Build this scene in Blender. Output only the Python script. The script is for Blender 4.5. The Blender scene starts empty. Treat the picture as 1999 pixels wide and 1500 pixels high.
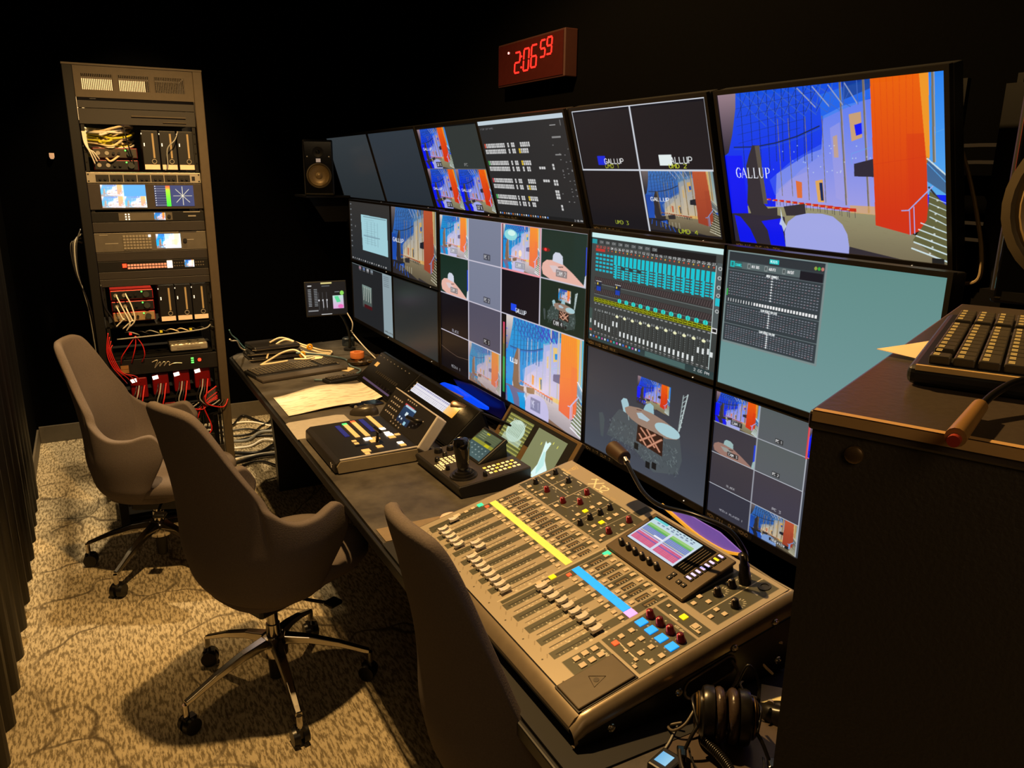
import bpy, math, random
import numpy as np
from mathutils import Vector, Matrix, Euler
random.seed(7)
COL = bpy.context.scene.collection
PI = math.pi
def lin(c):
    return tuple(((x/255.)/12.92 if x/255. <= .04045 else ((x/255.+.055)/1.055)**2.4) for x in c[:3])
# ------------------------------------------------------------------ materials
MATS = {}
def mat(name, c, rough=.6, metal=0., emit=0., ec=None, var=.06, scale=40., bump=0., coat=0., spec=.5):
    if name in MATS: return MATS[name]
    m = bpy.data.materials.new(name); m.use_nodes = True
    nt = m.node_tree; b = nt.nodes['Principled BSDF']
    b.inputs['Roughness'].default_value = rough; b.inputs['Metallic'].default_value = metal
    b.inputs['Specular IOR Level'].default_value = spec
    if coat: b.inputs['Coat Weight'].default_value = coat; b.inputs['Coat Roughness'].default_value = .1
    l = lin(c)
    tc = nt.nodes.new('ShaderNodeTexCoord'); nz = nt.nodes.new('ShaderNodeTexNoise')
    nz.inputs['Scale'].default_value = scale; nz.inputs['Detail'].default_value = 3
    nt.links.new(tc.outputs['Object'], nz.inputs['Vector'])
    rp = nt.nodes.new('ShaderNodeValToRGB')
    rp.color_ramp.elements[0].position = .3; rp.color_ramp.elements[1].position = .7
    rp.color_ramp.elements[0].color = (*[x*(1-var) for x in l], 1); rp.color_ramp.elements[1].color = (*[min(1, x*(1+var)) for x in l], 1)
    nt.links.new(nz.outputs['Fac'], rp.inputs['Fac']); nt.links.new(rp.outputs['Color'], b.inputs['Base Color'])
    if bump:
        bp = nt.nodes.new('ShaderNodeBump'); bp.inputs['Strength'].default_value = bump; bp.inputs['Distance'].default_value = .002
        nt.links.new(nz.outputs['Fac'], bp.inputs['Height']); nt.links.new(bp.outputs['Normal'], b.inputs['Normal'])
    if emit:
        b.inputs['Emission Color'].default_value = (*lin(ec or c), 1); b.inputs['Emission Strength'].default_value = emit
    MATS[name] = m; return m
def painted(name, emit=1., rough=.35, spec=.5, metal=0.):
    """surface whose picture is stored in the mesh's own colour attribute"""
    if name in MATS: return MATS[name]
    m = bpy.data.materials.new(name); m.use_nodes = True
    nt = m.node_tree; b = nt.nodes['Principled BSDF']
    at = nt.nodes.new('ShaderNodeAttribute'); at.attribute_name = 'picture'
    b.inputs['Roughness'].default_value = rough; b.inputs['Specular IOR Level'].default_value = spec
    b.inputs['Metallic'].default_value = metal
    if emit:
        b.inputs['Base Color'].default_value = (.004, .004, .005, 1)
        nt.links.new(at.outputs['Color'], b.inputs['Emission Color']); b.inputs['Emission Strength'].default_value = emit
    else:
        nt.links.new(at.outputs['Color'], b.inputs['Base Color'])
    MATS[name] = m; return m
# ------------------------------------------------------------------ mesh builder
class MB:
    def __init__(s): s.v = []; s.f = []
    def add(s, vs, fs, M=None):
        o = len(s.v)
        s.v += [tuple(M @ Vector(v)) if M is not None else tuple(v) for v in vs]
        s.f += [tuple(i+o for i in f) for f in fs]; return s
    def box(s, x0, x1, y0, y1, z0, z1, M=None):
        return s.add([(x0,y0,z0),(x1,y0,z0),(x1,y1,z0),(x0,y1,z0),(x0,y0,z1),(x1,y0,z1),(x1,y1,z1),(x0,y1,z1)],
                     [(0,3,2,1),(4,5,6,7),(0,1,5,4),(1,2,6,5),(2,3,7,6),(3,0,4,7)], M)
    def cb(s, c, d, M=None):
        return s.box(c[0]-d[0]/2, c[0]+d[0]/2, c[1]-d[1]/2, c[1]+d[1]/2, c[2]-d[2]/2, c[2]+d[2]/2, M)
    def prism(s, poly, a0, a1, axis='z', M=None):
        n = len(poly)
        def P(p, t):
            return (p[0], p[1], t) if axis == 'z' else ((t, p[0], p[1]) if axis == 'x' else (p[0], t, p[1]))
        vs = [P(p, a0) for p in poly]+[P(p, a1) for p in poly]
        fs = [tuple(range(n))[::-1], tuple(range(n, 2*n))]+[(i, (i+1) % n, n+(i+1) % n, n+i) for i in range(n)]
        return s.add(vs, fs, M)
    def lathe(s, prof, n=20, M=None, capb=True, capt=True):
        vs = []; fs = []
        for r, z in prof:
            vs += [(r*math.cos(2*PI*k/n), r*math.sin(2*PI*k/n), z) for k in range(n)]
        for i in range(len(prof)-1):
            for k in range(n):
                fs.append((i*n+k, i*n+(k+1) % n, (i+1)*n+(k+1) % n, (i+1)*n+k))
        if capb: fs.append(tuple(range(n))[::-1])
        if capt: fs.append(tuple(range((len(prof)-1)*n, len(prof)*n)))
        return s.add(vs, fs, M)
    def cyl(s, p0, p1, r0, r1=None, n=14):
        r1 = r0 if r1 is None else r1
        a = Vector(p0); d = Vector(p1)-a
        M = Matrix.Translation(a) @ d.to_track_quat('Z', 'Y').to_matrix().to_4x4()
        return s.lathe([(r0, 0), (r1, d.length)], n, M)
    def tube(s, pts, r, n=8, sm=6, close=False):
        P = [Vector(p) for p in pts]
        if sm > 1 and len(P) > 2:
            Q = []
            for i in range(len(P)-1):
                p0 = P[max(i-1, 0)]; p1 = P[i]; p2 = P[i+1]; p3 = P[min(i+2, len(P)-1)]
                for k in range(sm):
                    t = k/sm
                    Q.append(.5*((2*p1)+(p2-p0)*t+(2*p0-5*p1+4*p2-p3)*t*t+(-p0+3*p1-3*p2+p3)*t**3))
            Q.append(P[-1]); P = Q
        m = len(P); vs = []; fs = []; up = Vector((0, 0, 1)); prev = None
        for i, p in enumerate(P):
            t = (P[min(i+1, m-1)]-P[max(i-1, 0)])
            if t.length < 1e-9: t = Vector((0, 0, 1))
            t.normalize()
            if prev is None:
                a = t.cross(up)
                if a.length < .05: a = t.cross(Vector((1, 0, 0)))
            else:
                a = prev-t*prev.dot(t)
                if a.length < 1e-6: a = t.cross(up)
            a.normalize(); prev = a; b = t.cross(a)
            rr = r(i/(m-1)) if callable(r) else r
            for k in range(n):
                w = 2*PI*k/n; vs.append(tuple(p+a*(rr*math.cos(w))+b*(rr*math.sin(w))))
        for i in range(m-1):
            for k in range(n):
                fs.append((i*n+k, i*n+(k+1) % n, (i+1)*n+(k+1) % n, (i+1)*n+k))
        fs.append(tuple(range(n))[::-1]); fs.append(tuple(range((m-1)*n, m*n)))
        return s.add(vs, fs)
    def grid(s, fn, nu, nv, cu=False):
        vs = [tuple(fn(i/(nu if cu else nu-1), j/(nv-1))) for j in range(nv) for i in range(nu)]
        fs = []
        for j in range(nv-1):
            for i in range(nu if cu else nu-1):
                i2 = (i+1) % nu
                fs.append((j*nu+i, j*nu+i2, (j+1)*nu+i2, (j+1)*nu+i))
        return s.add(vs, fs)
def obj(name, mb, m, parent=None, loc=(0,0,0), rot=(0,0,0), smooth=False, bevel=0, seg=2, sub=0, solid=0, angle=40):
    me = bpy.data.meshes.new(name)
    me.from_pydata(mb.v, [], mb.f); me.validate(); me.update()
    if smooth:
        me.polygons.foreach_set('use_smooth', [True]*len(me.polygons))
        try: me.set_sharp_from_angle(angle=math.radians(angle))
        except Exception: pass
    o = bpy.data.objects.new(name, me); COL.objects.link(o)
    me.materials.append(m)
    o.location = loc; o.rotation_euler = rot
    if parent is not None: o.parent = parent
    if solid:
        d = o.modifiers.new('t', 'SOLIDIFY'); d.thickness = solid; d.offset = 0
    if sub:
        d = o.modifiers.new('s', 'SUBSURF'); d.levels = sub; d.render_levels = sub
    if bevel:
        d = o.modifiers.new('b', 'BEVEL'); d.width = bevel; d.segments = seg; d.limit_method = 'ANGLE'; d.angle_limit = math.radians(35)
        d.harden_normals = False
    return o
def tag(o, label=None, cat=None, group=None, kind=None):
    if label: o['label'] = label
    if cat: o['category'] = cat
    if group: o['group'] = group
    if kind: o['kind'] = kind
    return o
def thing(name, label, cat, loc=(0,0,0), rz=0., group=None, rot=None):
    o = bpy.data.objects.new(name, None); COL.objects.link(o); o.empty_display_size = .02
    o.location = loc; o.rotation_euler = rot or (0, 0, rz)
    return tag(o, label, cat, group)
def struct(name, mb, m, **k):
    return tag(obj(name, mb, m, **k), kind='structure')
def dup(o, parent=None):
    c = o.copy(); COL.objects.link(c)
    if parent is not None: c.parent = parent
    for ch in list(o.children): dup(ch, c)
    return c
R90 = -PI/2      # things whose user looks along +X (towards the monitor wall): local x = -Y, local y = +X
# ------------------------------------------------------------------ canvas for screens and printed plates
FONT = {  # strokes on a 4 x 6 grid, y down
'A':[(0,6,2,0),(2,0,4,6),(.8,4,3.2,4)],'B':[(0,0,0,6),(0,0,3,0),(3,0,4,1.5),(4,1.5,3,3),(0,3,3,3),(3,3,4,4.5),(4,4.5,3,6),(3,6,0,6)],
'C':[(4,1,3,0),(3,0,1,0),(1,0,0,1),(0,1,0,5),(0,5,1,6),(1,6,3,6),(3,6,4,5)],'D':[(0,0,0,6),(0,0,2.5,0),(2.5,0,4,1.5),(4,1.5,4,4.5),(4,4.5,2.5,6),(2.5,6,0,6)],
'E':[(4,0,0,0),(0,0,0,6),(0,6,4,6),(0,3,3,3)],'F':[(4,0,0,0),(0,0,0,6),(0,3,3,3)],
'G':[(4,1,3,0),(3,0,1,0),(1,0,0,1),(0,1,0,5),(0,5,1,6),(1,6,3,6),(3,6,4,5),(4,5,4,3.4),(4,3.4,2.4,3.4)],
'H':[(0,0,0,6),(4,0,4,6),(0,3,4,3)],'I':[(2,0,2,6)],'J':[(3,0,3,5),(3,5,2,6),(2,6,0,5)],'K':[(0,0,0,6),(4,0,0,3.4),(1,2.8,4,6)],
'L':[(0,0,0,6),(0,6,4,6)],'M':[(0,6,0,0),(0,0,2,3.5),(2,3.5,4,0),(4,0,4,6)],'N':[(0,6,0,0),(0,0,4,6),(4,6,4,0)],
'O':[(1,0,3,0),(3,0,4,1),(4,1,4,5),(4,5,3,6),(3,6,1,6),(1,6,0,5),(0,5,0,1),(0,1,1,0)],'P':[(0,6,0,0),(0,0,3,0),(3,0,4,1),(4,1,4,2.4),(4,2.4,3,3.3),(3,3.3,0,3.3)],
'Q':[(1,0,3,0),(3,0,4,1),(4,1,4,5),(4,5,3,6),(3,6,1,6),(1,6,0,5),(0,5,0,1),(0,1,1,0),(2.4,4.4,4,6)],
'R':[(0,6,0,0),(0,0,3,0),(3,0,4,1),(4,1,4,2.4),(4,2.4,3,3.3),(3,3.3,0,3.3),(2,3.3,4,6)],'S':[(4,1,3,0),(3,0,1,0),(1,0,0,1),(0,1,0,2),(0,2,4,4),(4,4,4,5),(4,5,3,6),(3,6,1,6),(1,6,0,5)],
'T':[(0,0,4,0),(2,0,2,6)],'U':[(0,0,0,5),(0,5,1,6),(1,6,3,6),(3,6,4,5),(4,5,4,0)],'V':[(0,0,2,6),(2,6,4,0)],'W':[(0,0,1,6),(1,6,2,2.5),(2,2.5,3,6),(3,6,4,0)],
'X':[(0,0,4,6),(4,0,0,6)],'Y':[(0,0,2,3),(4,0,2,3),(2,3,2,6)],'Z':[(0,0,4,0),(4,0,0,6),(0,6,4,6)],
'0':[(1,0,3,0),(3,0,4,1),(4,1,4,5),(4,5,3,6),(3,6,1,6),(1,6,0,5),(0,5,0,1),(0,1,1,0)],'1':[(1,1,2,0),(2,0,2,6)],
'2':[(0,1,1,0),(1,0,3,0),(3,0,4,1),(4,1,4,2),(4,2,0,6),(0,6,4,6)],'3':[(0,0,4,0),(4,0,2,2.5),(2,2.5,4,4),(4,4,4,5),(4,5,3,6),(3,6,0,6)],
'4':[(3,6,3,0),(3,0,0,4),(0,4,4,4)],'5':[(4,0,0,0),(0,0,0,2.6),(0,2.6,3,2.6),(3,2.6,4,3.6),(4,3.6,4,5),(4,5,3,6),(3,6,0,6)],
'6':[(4,0,1,0),(1,0,0,2),(0,2,0,5),(0,5,1,6),(1,6,3,6),(3,6,4,5),(4,5,4,4),(4,4,3,3),(3,3,0,3)],'7':[(0,0,4,0),(4,0,1.5,6)],
'8':[(1,0,3,0),(3,0,4,1.5),(4,1.5,3,3),(3,3,1,3),(1,3,0,1.5),(0,1.5,1,0),(3,3,4,4.5),(4,4.5,3,6),(3,6,1,6),(1,6,0,4.5),(0,4.5,1,3)],
'9':[(4,3,1,3),(1,3,0,2),(0,2,0,1),(0,1,1,0),(1,0,3,0),(3,0,4,1),(4,1,4,4),(4,4,3,6),(3,6,1,6)],'/':[(0,6,4,0)],'-':[(0.5,3,3.5,3)],':':[(2,1.6,2,2.2),(2,4,2,4.6)],'.':[(2,5.4,2,6)],' ':[]}
SS = 2
class CV:
    def __init__(s, w, h, bg=(0,0,0), arr=None, o=(0,0), k=None):
        if arr is None:
            s.a = np.zeros((h*SS, w*SS, 3), np.float32); s.a[:] = bg
            s.x0 = s.y0 = 0.; s.W = w*SS; s.H = h*SS
        else: s.a = arr
        s.w = w; s.h = h
    def sub(s, u0, v0, u1, v1):
        c = CV.__new__(CV); c.a = s.a; c.x0 = s.x0+u0*s.W; c.y0 = s.y0+v0*s.H; c.W = (u1-u0)*s.W; c.H = (v1-v0)*s.H
        return c
    def clip(s):
        return (max(0, int(round(s.y0))), min(s.a.shape[0], int(round(s.y0+s.H))), max(0, int(round(s.x0))), min(s.a.shape[1], int(round(s.x0+s.W))))
    def rect(s, u0, v0, u1, v1, c, al=1.):
        y0, y1, x0, x1 = s.clip()
        xa = max(x0, int(round(s.x0+u0*s.W))); xb = min(x1, max(xa+1, int(round(s.x0+u1*s.W))))
        ya = max(y0, int(round(s.y0+v0*s.H))); yb = min(y1, max(ya+1, int(round(s.y0+v1*s.H))))
        if xb > xa and yb > ya: s.a[ya:yb, xa:xb] = s.a[ya:yb, xa:xb]*(1-al)+np.array(c, np.float32)*al
    def grad(s, u0, v0, u1, v1, c0, c1, axis='v'):
        y0, y1, x0, x1 = s.clip()
        xa = max(x0, int(round(s.x0+u0*s.W))); xb = min(x1, int(round(s.x0+u1*s.W)))
        ya = max(y0, int(round(s.y0+v0*s.H))); yb = min(y1, int(round(s.y0+v1*s.H)))
        if xb <= xa or yb <= ya: return
        c0 = np.array(c0, np.float32); c1 = np.array(c1, np.float32)
        if axis == 'v': t = np.linspace(0, 1, yb-ya)[:, None, None]
        else: t = np.linspace(0, 1, xb-xa)[None, :, None]
        s.a[ya:yb, xa:xb] = c0*(1-t)+c1*t
    def poly(s, pts, c, al=1., c1=None):
        y0, y1, x0, x1 = s.clip()
        P = [(s.x0+u*s.W, s.y0+v*s.H) for u, v in pts]
        xa = max(x0, int(math.floor(min(p[0] for p in P)))); xb = min(x1, int(math.ceil(max(p[0] for p in P)))+1)
        ya = max(y0, int(math.floor(min(p[1] for p in P)))); yb = min(y1, int(math.ceil(max(p[1] for p in P)))+1)
        if xb <= xa or yb <= ya: return
        X = (np.arange(xa, xb)+.5)[None, :]; Y = (np.arange(ya, yb)+.5)[:, None]
        ins = np.zeros((yb-ya, xb-xa), bool)
        n = len(P)
        for i in range(n):
            (ax, ay), (bx, by) = P[i], P[(i+1) % n]
            if ay == by: continue
            cond = ((ay > Y) != (by > Y)) & (X < (bx-ax)*(Y-ay)/(by-ay)+ax)
            ins ^= cond
        reg = s.a[ya:yb, xa:xb]
        if c1 is not None:
            t = np.clip((Y-ya)/max(1, yb-ya), 0, 1)[:, :, None]
            cc = np.array(c, np.float32)*(1-t)+np.array(c1, np.float32)*t
            cc = np.broadcast_to(cc, reg.shape)[ins]
        else: cc = np.array(c, np.float32)
        reg[ins] = reg[ins]*(1-al)+cc*al
    def line(s, u0, v0, u1, v1, w, c, al=1.):
        """w in final pixels"""
        x0 = u0*s.W; y0 = v0*s.H; x1 = u1*s.W; y1 = v1*s.H
        L = math.hypot(x1-x0, y1-y0) or 1.; w = w*SS/2
        nx = -(y1-y0)/L*w; ny = (x1-x0)/L*w
        ex = (x1-x0)/L*w*.3; ey = (y1-y0)/L*w*.3
        s.poly([((x0+nx-ex)/s.W, (y0+ny-ey)/s.H), ((x1+nx+ex)/s.W, (y1+ny+ey)/s.H), ((x1-nx+ex)/s.W, (y1-ny+ey)/s.H), ((x0-nx-ex)/s.W, (y0-ny-ey)/s.H)], c, al)
    def path(s, pts, w, c, al=1.):
        for a, b in zip(pts[:-1], pts[1:]): s.line(a[0], a[1], b[0], b[1], w, c, al)
    def ell(s, u, v, ru, rv, c, al=1., n=24, c1=None):
        s.poly([(u+ru*math.cos(2*PI*k/n), v+rv*math.sin(2*PI*k/n)) for k in range(n)], c, al, c1)
    def text(s, t, u, v, hgt, wid, c, w=1.2, al=1., gap=1.35):
        """u,v top-left; hgt = letter height, wid = letter width (fractions)"""
        for ch in t.upper():
            for a in FONT.get(ch, []):
                s.line(u+a[0]/4*wid, v+a[1]/6*hgt, u+a[2]/4*wid, v+a[3]/6*hgt, w, c, al)
            u += wid*gap
    def out(s):
        h, w = s.a.shape[:2]
        return s.a.reshape(h//SS, SS, w//SS, SS, 3).mean((1, 3))
def c255(*c): return tuple(x/255. for x in c)
def picture(name, img, w, h, m, parent=None, loc=(0,0,0), rot=(0,0,0), curve=None, flat=False):
    """img (ny,nx,3) sRGB 0..1 stored per vertex on a real grid, w x h metres, in the local XZ plane facing -Y (flat: XY plane facing up)"""
    ny, nx = img.shape[:2]
    u = (np.arange(nx)/(nx-1)-.5)*w; v = (.5-np.arange(ny)/(ny-1))*h
    X, V = np.meshgrid(u, v)
    co = np.zeros((ny*nx, 3), np.float32); co[:, 0] = X.ravel(); co[:, 1 if flat else 2] = V.ravel()
    if curve is not None: co = curve(co)
    i = np.arange(ny*nx).reshape(ny, nx)
    q = np.stack([i[1:, :-1], i[1:, 1:], i[:-1, 1:], i[:-1, :-1]], -1).reshape(-1, 4)
    me = bpy.data.meshes.new(name)
    me.vertices.add(ny*nx); me.vertices.foreach_set('co', co.ravel())
    nf = len(q); me.loops.add(nf*4); me.loops.foreach_set('vertex_index', q.ravel().astype(np.int32))
    me.polygons.add(nf); me.polygons.foreach_set('loop_start', np.arange(0, nf*4, 4, dtype=np.int32))
    me.polygons.foreach_set('loop_total', np.full(nf, 4, np.int32))
    me.update(calc_edges=True)
    a = me.attributes.new('picture', 'FLOAT_COLOR', 'POINT')
    c = np.clip(img.reshape(-1, 3), 0, 1.6); c = np.where(c <= .04045, c/12.92, ((c+.055)/1.055)**2.4)
    a.data.foreach_set('color', np.concatenate([c, np.ones((len(c), 1))], 1).astype(np.float32).ravel())
    me.materials.append(m)
    o = bpy.data.objects.new(name, me); COL.objects.link(o); o.location = loc; o.rotation_euler = rot
    if parent is not None: o.parent = parent
    return o
# ------------------------------------------------------------------ pictures shown on the screens
K = c255
def serif(cv, t, u, v, h, w, c, th=2.2):
    for ch in t:
        L = {'G':[(.9,.22,.75,.03,1),(.75,.03,.4,0,1),(.4,0,.1,.25,2),(.1,.25,.06,.6,2),(.06,.6,.2,.9,2),(.2,.9,.55,1,1),(.55,1,.85,.9,1),(.85,.9,.85,.55,2),(.65,.55,1,.55,.6)],
             'A':[(0,1,.45,0,.8),(.45,0,.9,1,2),(.2,.65,.7,.65,.6),(-.08,1,.15,1,.6),(.72,1,1.02,1,.6)],
             'L':[(.2,0,.2,1,2),(0,0,.4,0,.6),(0,1,.85,1,.8),(.85,1,.88,.75,.8)],
             'U':[(.15,0,.15,.7,2),(.15,.7,.4,1,1.4),(.4,1,.7,.9,1),(.7,.9,.8,.6,.8),(.8,.6,.8,0,.8),(0,0,.3,0,.6),(.68,0,.95,0,.6)],
             'P':[(.2,0,.2,1,2),(0,0,.6,0,.7),(.6,0,.85,.15,1.4),(.85,.15,.8,.45,1.6),(.8,.45,.5,.55,1),(.5,.55,.2,.55,.7),(.02,1,.4,1,.6)]}[ch]
        for a in L: cv.line(u+a[0]*w, v+a[1]*h, u+a[2]*w, v+a[3]*h, th*a[4]*.6, c)
        u += w*1.14
PAL = {
'blue': dict(g0=K(20,80,225), g1=K(5,25,245), fr=K(18,40,90), truss=K(60,100,190), w0=K(95,125,240), w1=K(165,160,225), col=K(120,110,90), p0=K(235,98,12), p1=K(205,45,22), ps=K(238,150,40),
  r0=K(40,130,240), r1=K(90,170,235), fl=K(150,145,112), fl2=K(120,110,85), dark=K(45,40,55), ch=K(160,166,228), gl=K(5,20,235), st=K(95,95,60), st2=K(205,225,230), yel=K(220,165,90), txt=K(235,240,250), skin=K(150,125,135), tree=K(50,45,52)),
'nat': dict(g0=K(55,115,190), g1=K(25,70,160), fr=K(30,50,85), truss=K(75,105,140), w0=K(140,150,165), w1=K(205,185,150), col=K(130,115,90), p0=K(185,85,50), p1=K(150,60,40), ps=K(200,170,110),
  r0=K(120,150,160), r1=K(175,180,165), fl=K(135,122,95), fl2=K(90,80,62), dark=K(30,32,42), ch=K(120,150,200), gl=K(30,80,180), st=K(75,70,50), st2=K(190,185,160), yel=K(215,165,80), txt=K(235,235,235), skin=K(110,100,100), tree=K(45,42,45)),
'wash': dict(g0=K(40,150,210), g1=K(15,140,220), fr=K(30,90,150), truss=K(60,70,190), w0=K(160,175,228), w1=K(215,200,226), col=K(185,185,205), p0=K(245,150,45), p1=K(238,110,72), ps=K(240,175,60),
  r0=K(60,170,205), r1=K(150,200,215), fl=K(215,200,200), fl2=K(165,155,160), dark=K(110,105,140), ch=K(196,190,228), gl=K(15,150,220), st=K(120,130,100), st2=K(235,235,240), yel=K(245,200,90), txt=K(250,250,255), skin=K(220,210,200), tree=K(130,100,80)),
}
def lobby(v, pal='blue', text=True, chair=True, det=1., tree=True):
    p = PAL[pal]; rnd = random.Random(3)
    v.grad(0, 0, 1, .8, p['g0'], p['g1'])
    v.poly([(.28,.52),(.36,.46),(.44,.40),(.51,.37),(.53,.18),(.62,.13),(.76,.10),(.76,.8),(.25,.8)], p['w0'], 1, p['w1'])
    v.poly([(.24,.56),(.36,.44),(.51,.34),(.51,.4),(.40,.5),(.26,.66)], p['w0'], .45)
    v.poly([(.52,.06),(.735,.0),(.735,.10),(.62,.15),(.52,.20)], p['r0'], .5); v.poly([(.62,.0),(.735,.0),(.735,.05),(.62,.10)], p['fr'], .5)
    v.grad(.9, 0, 1, .62, p['r0'], p['r1'])
    # bay windows in the far wall
    v.poly([(.555,.25),(.60,.22),(.60,.68),(.56,.66)], p['w1'], .5)
    v.poly([(.64,.18),(.69,.17),(.69,.31),(.645,.33)], p['yel'], .8); v.poly([(.66,.24),(.69,.23),(.69,.29),(.665,.3)], p['g1'])
    v.poly([(.565,.3),(.585,.29),(.585,.42),(.565,.42)], p['yel'], .6)
    v.poly([(.28,.62),(.35,.55),(.44,.5),(.44,.68),(.3,.7)], p['w1'], .5)
    v.poly([(.375,.56),(.405,.57),(.40,.67),(.375,.67)], p['p0'], .8); v.poly([(.47,.56),(.505,.55),(.505,.69),(.475,.69)], p['yel'])
    v.poly([(.488,.57),(.503,.57),(.503,.68),(.49,.68)], p['fr'])
    # mullions
    for x in (.12,.17,.215,.26,.30,.335,.37,.405,.44,.475): v.line(x+.01, 0, x-.012, .50 if x < .3 else .44, 1.7*det, p['fr'], .85)
    for x, y in ((.30,.66),(.353,.66),(.434,.68),(.512,.69)): v.line(x+.012, .18, x, y, 1.8*det, p['col'])
    for x, y in ((.604,.7),(.699,.74)): v.line(x+.006, 0, x, y, 3.6*det, p['col']); v.line(x+.011, 0, x+.006, y, 1.*det, p['yel'], .7)
    # roof trusses
    for k in range(9):
        x = .08+k*.05; v.line(x, -.02, x+.17, .22-.01*k, 1.6*det, p['truss']); v.line(x+.10, -.02, x+.02, .15, 1.*det, p['fr'], .9)
        v.line(x+.12, .16, x+.17, .05, 1.*det, p['truss'])
    for k in range(4): v.line(.42+.07*k, .01, .50+.06*k, .13, 2.6*det, K(150,160,190) if pal != 'wash' else p['truss']); v.line(.53+.05*k, .0, .50+.06*k, .13, 2.*det, p['truss'])
    for k in range(5): v.line(.09, .10+.055*k, .50-.02*k, .04+.05*k, .9*det, p['fr'], .7)
    v.path([(.06,.345),(.18,.345),(.29,.325),(.4,.29),(.51,.235)], 3.2*det, p['fr'])
    v.path([(.06,.36),(.18,.36),(.29,.34),(.4,.305),(.51,.25)], 1.2*det, p['truss'], .7)
    for k in range(26):
        x = rnd.uniform(.26,.72); y = rnd.uniform(.34,.52); v.ell(x, y, .003, .004, p['st2'], .6)
    # floor
    v.poly([(0,.79),(.1,.74),(.42,.73),(.64,.742),(.76,.75),(.76,.8),(1,.9),(1,1),(0,1)], p['fl'], 1, p['fl2'])
    v.poly([(.62,.70),(.73,.70),(.73,.75),(.62,.745)], p['yel'], .7)
    for k in range(60):
        x = rnd.uniform(.42,.98); y = rnd.uniform(.78,1.); v.line(x, y, x+.02, y+.004, .9*det, p['fl2'], .35)
    # tables and red chairs
    for k in range(13):
        x = .215+k*.033; y = .682+.003*k; s = 1+.05*k
        v.rect(x, y, x+.022*s, y+.012*s, p['p1']); v.line(x+.003, y+.01, x+.003, y+.035*s, 1.*det, p['dark']); v.line(x+.018*s, y+.01, x+.018*s, y+.035*s, 1.*det, p['dark'])
        v.rect(x-.006, y+.006, x+.006, y+.012, p['yel'])
    # left skin-coloured column and dark tower
    v.poly([(0,0),(.105,0),(.094,.1),(.06,.26),(.025,.38),(0,.4)], p['skin'], 1, p['dark'])
    v.grad(0, .4, .1, .82, p['g1'], p['gl'])
    if tree:
        v.poly([(.118,.47),(.14,.4),(.165,.335),(.204,.337),(.206,.5),(.215,.72),(.10,.72),(.115,.6)], p['tree'])
        v.poly([(.178,.34),(.204,.337),(.206,.5),(.215,.72),(.193,.72)], p['col'], .55)
    # balcony, pillar, stairs
    v.poly([(.649,.457),(.736,.428),(.736,.531),(.647,.529)], p['dark']); v.line(.64, .40, .735, .36, 1.2*det, p['r1'], .7); v.line(.64,.40,.64,.46,1*det,p['r1'],.6)
    v.poly([(.733,0),(.914,0),(.93,.4),(.93,.80),(.862,.85),(.725,.81)], p['p0'], 1, p['p1'])
    v.poly([(.862,.3),(.93,.3),(.93,.80),(.862,.85)], p['p1'], .35)
    for k in range(7): v.line(.747+k*.024, 0, .742+k*.022, .81, .9*det, p['p1'], .45)
    v.line(.73,.46,.93,.42,1*det,p['p1'],.6)
    v.poly([(.912,0),(.945,0),(.942,.42),(.93,.46)], p['ps']); v.line(.957, 0, .955, .45, 4*det, p['col']); v.line(.963,0,.961,.45,1.5*det,p['yel'],.8)
    v.poly([(.93,.42),(1,.52),(1,.62),(.93,.55)], p['dark'], .5)
    v.line(.932,.43,1.0,.52,3*det,p['st2']); v.line(.932,.455,1.0,.56,1.5*det,p['r1']); v.line(.96,.3,1,.28,1*det,p['r1'],.8)
    v.line(.935,.58,1.,.70,4*det,p['tree'])
    v.poly([(.938,.6),(1,.68),(1,1),(.87,.88),(.925,.76)], p['st'])
    for k in range(9):
        y = .63+.037*k; x0 = .94-.0095*k if k > 3 else .935
        v.line(x0, y, 1, y+.035+.003*k, (1.3+.28*k)*det, p['st2']); v.ell(.965+.006*(k % 2)-.004*k, y+.02, .004, .005, K(240,250,255), .7)
    v.path([(.831,.716),(.858,.712),(.95,.575)], 2.6*det, p['ch']); v.line(.862,.71,.862,.85,2*det,p['ch']); v.line(.879,.69,.879,.842,2*det,p['ch'])
    # dark lounge chairs, blue gloss table
    v.poly([(.0,.80),(.12,.79),(.26,.79),(.3,.80),(.3,1),(0,1)], p['dark'])
    v.poly([(.10,.72),(.195,.72),(.215,.75),(.266,.74),(.262,.80),(.118,.80)], p['tree']); v.poly([(.30,.73),(.41,.705),(.41,.78),(.31,.79)], p['tree'])
    v.poly([(.015,.81),(.05,.82),(.10,.9),(.13,1),(.03,1)], p['gl']); v.poly([(.17,.84),(.28,.81),(.29,1),(.21,1),(.20,.9)], p['gl'])
    if chair:
        v.poly([(.29,1),(.292,.90),(.315,.83),(.36,.785),(.42,.765),(.49,.762),(.54,.775),(.58,.82),(.60,.88),(.607,1)], p['ch'])
        v.poly([(.283,.74),(.29,.82),(.305,.86),(.288,.9),(.28,.86),(.268,.85),(.28,.81)], K(220,235,255), .8)
    else:
        v.poly([(.0,.80),(.2,.85),(.62,1),(0,1)], p['tree'])
        for k in range(6): v.line(.05+.06*k, .82+.02*k, .03+.07*k, .9+.02*k, 3*det, p['gl']); v.line(.2+.05*k,.84,.2+.05*k,.93,1.6*det,p['st2'])
    v.poly([(.605,.955),(.7,.975),(.88,1.01),(.6,1.01)], p['tree'])
    if text: serif(v, 'GALLUP', .056, .482, .066, .0285, p['txt'], 2.4*det)
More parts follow.
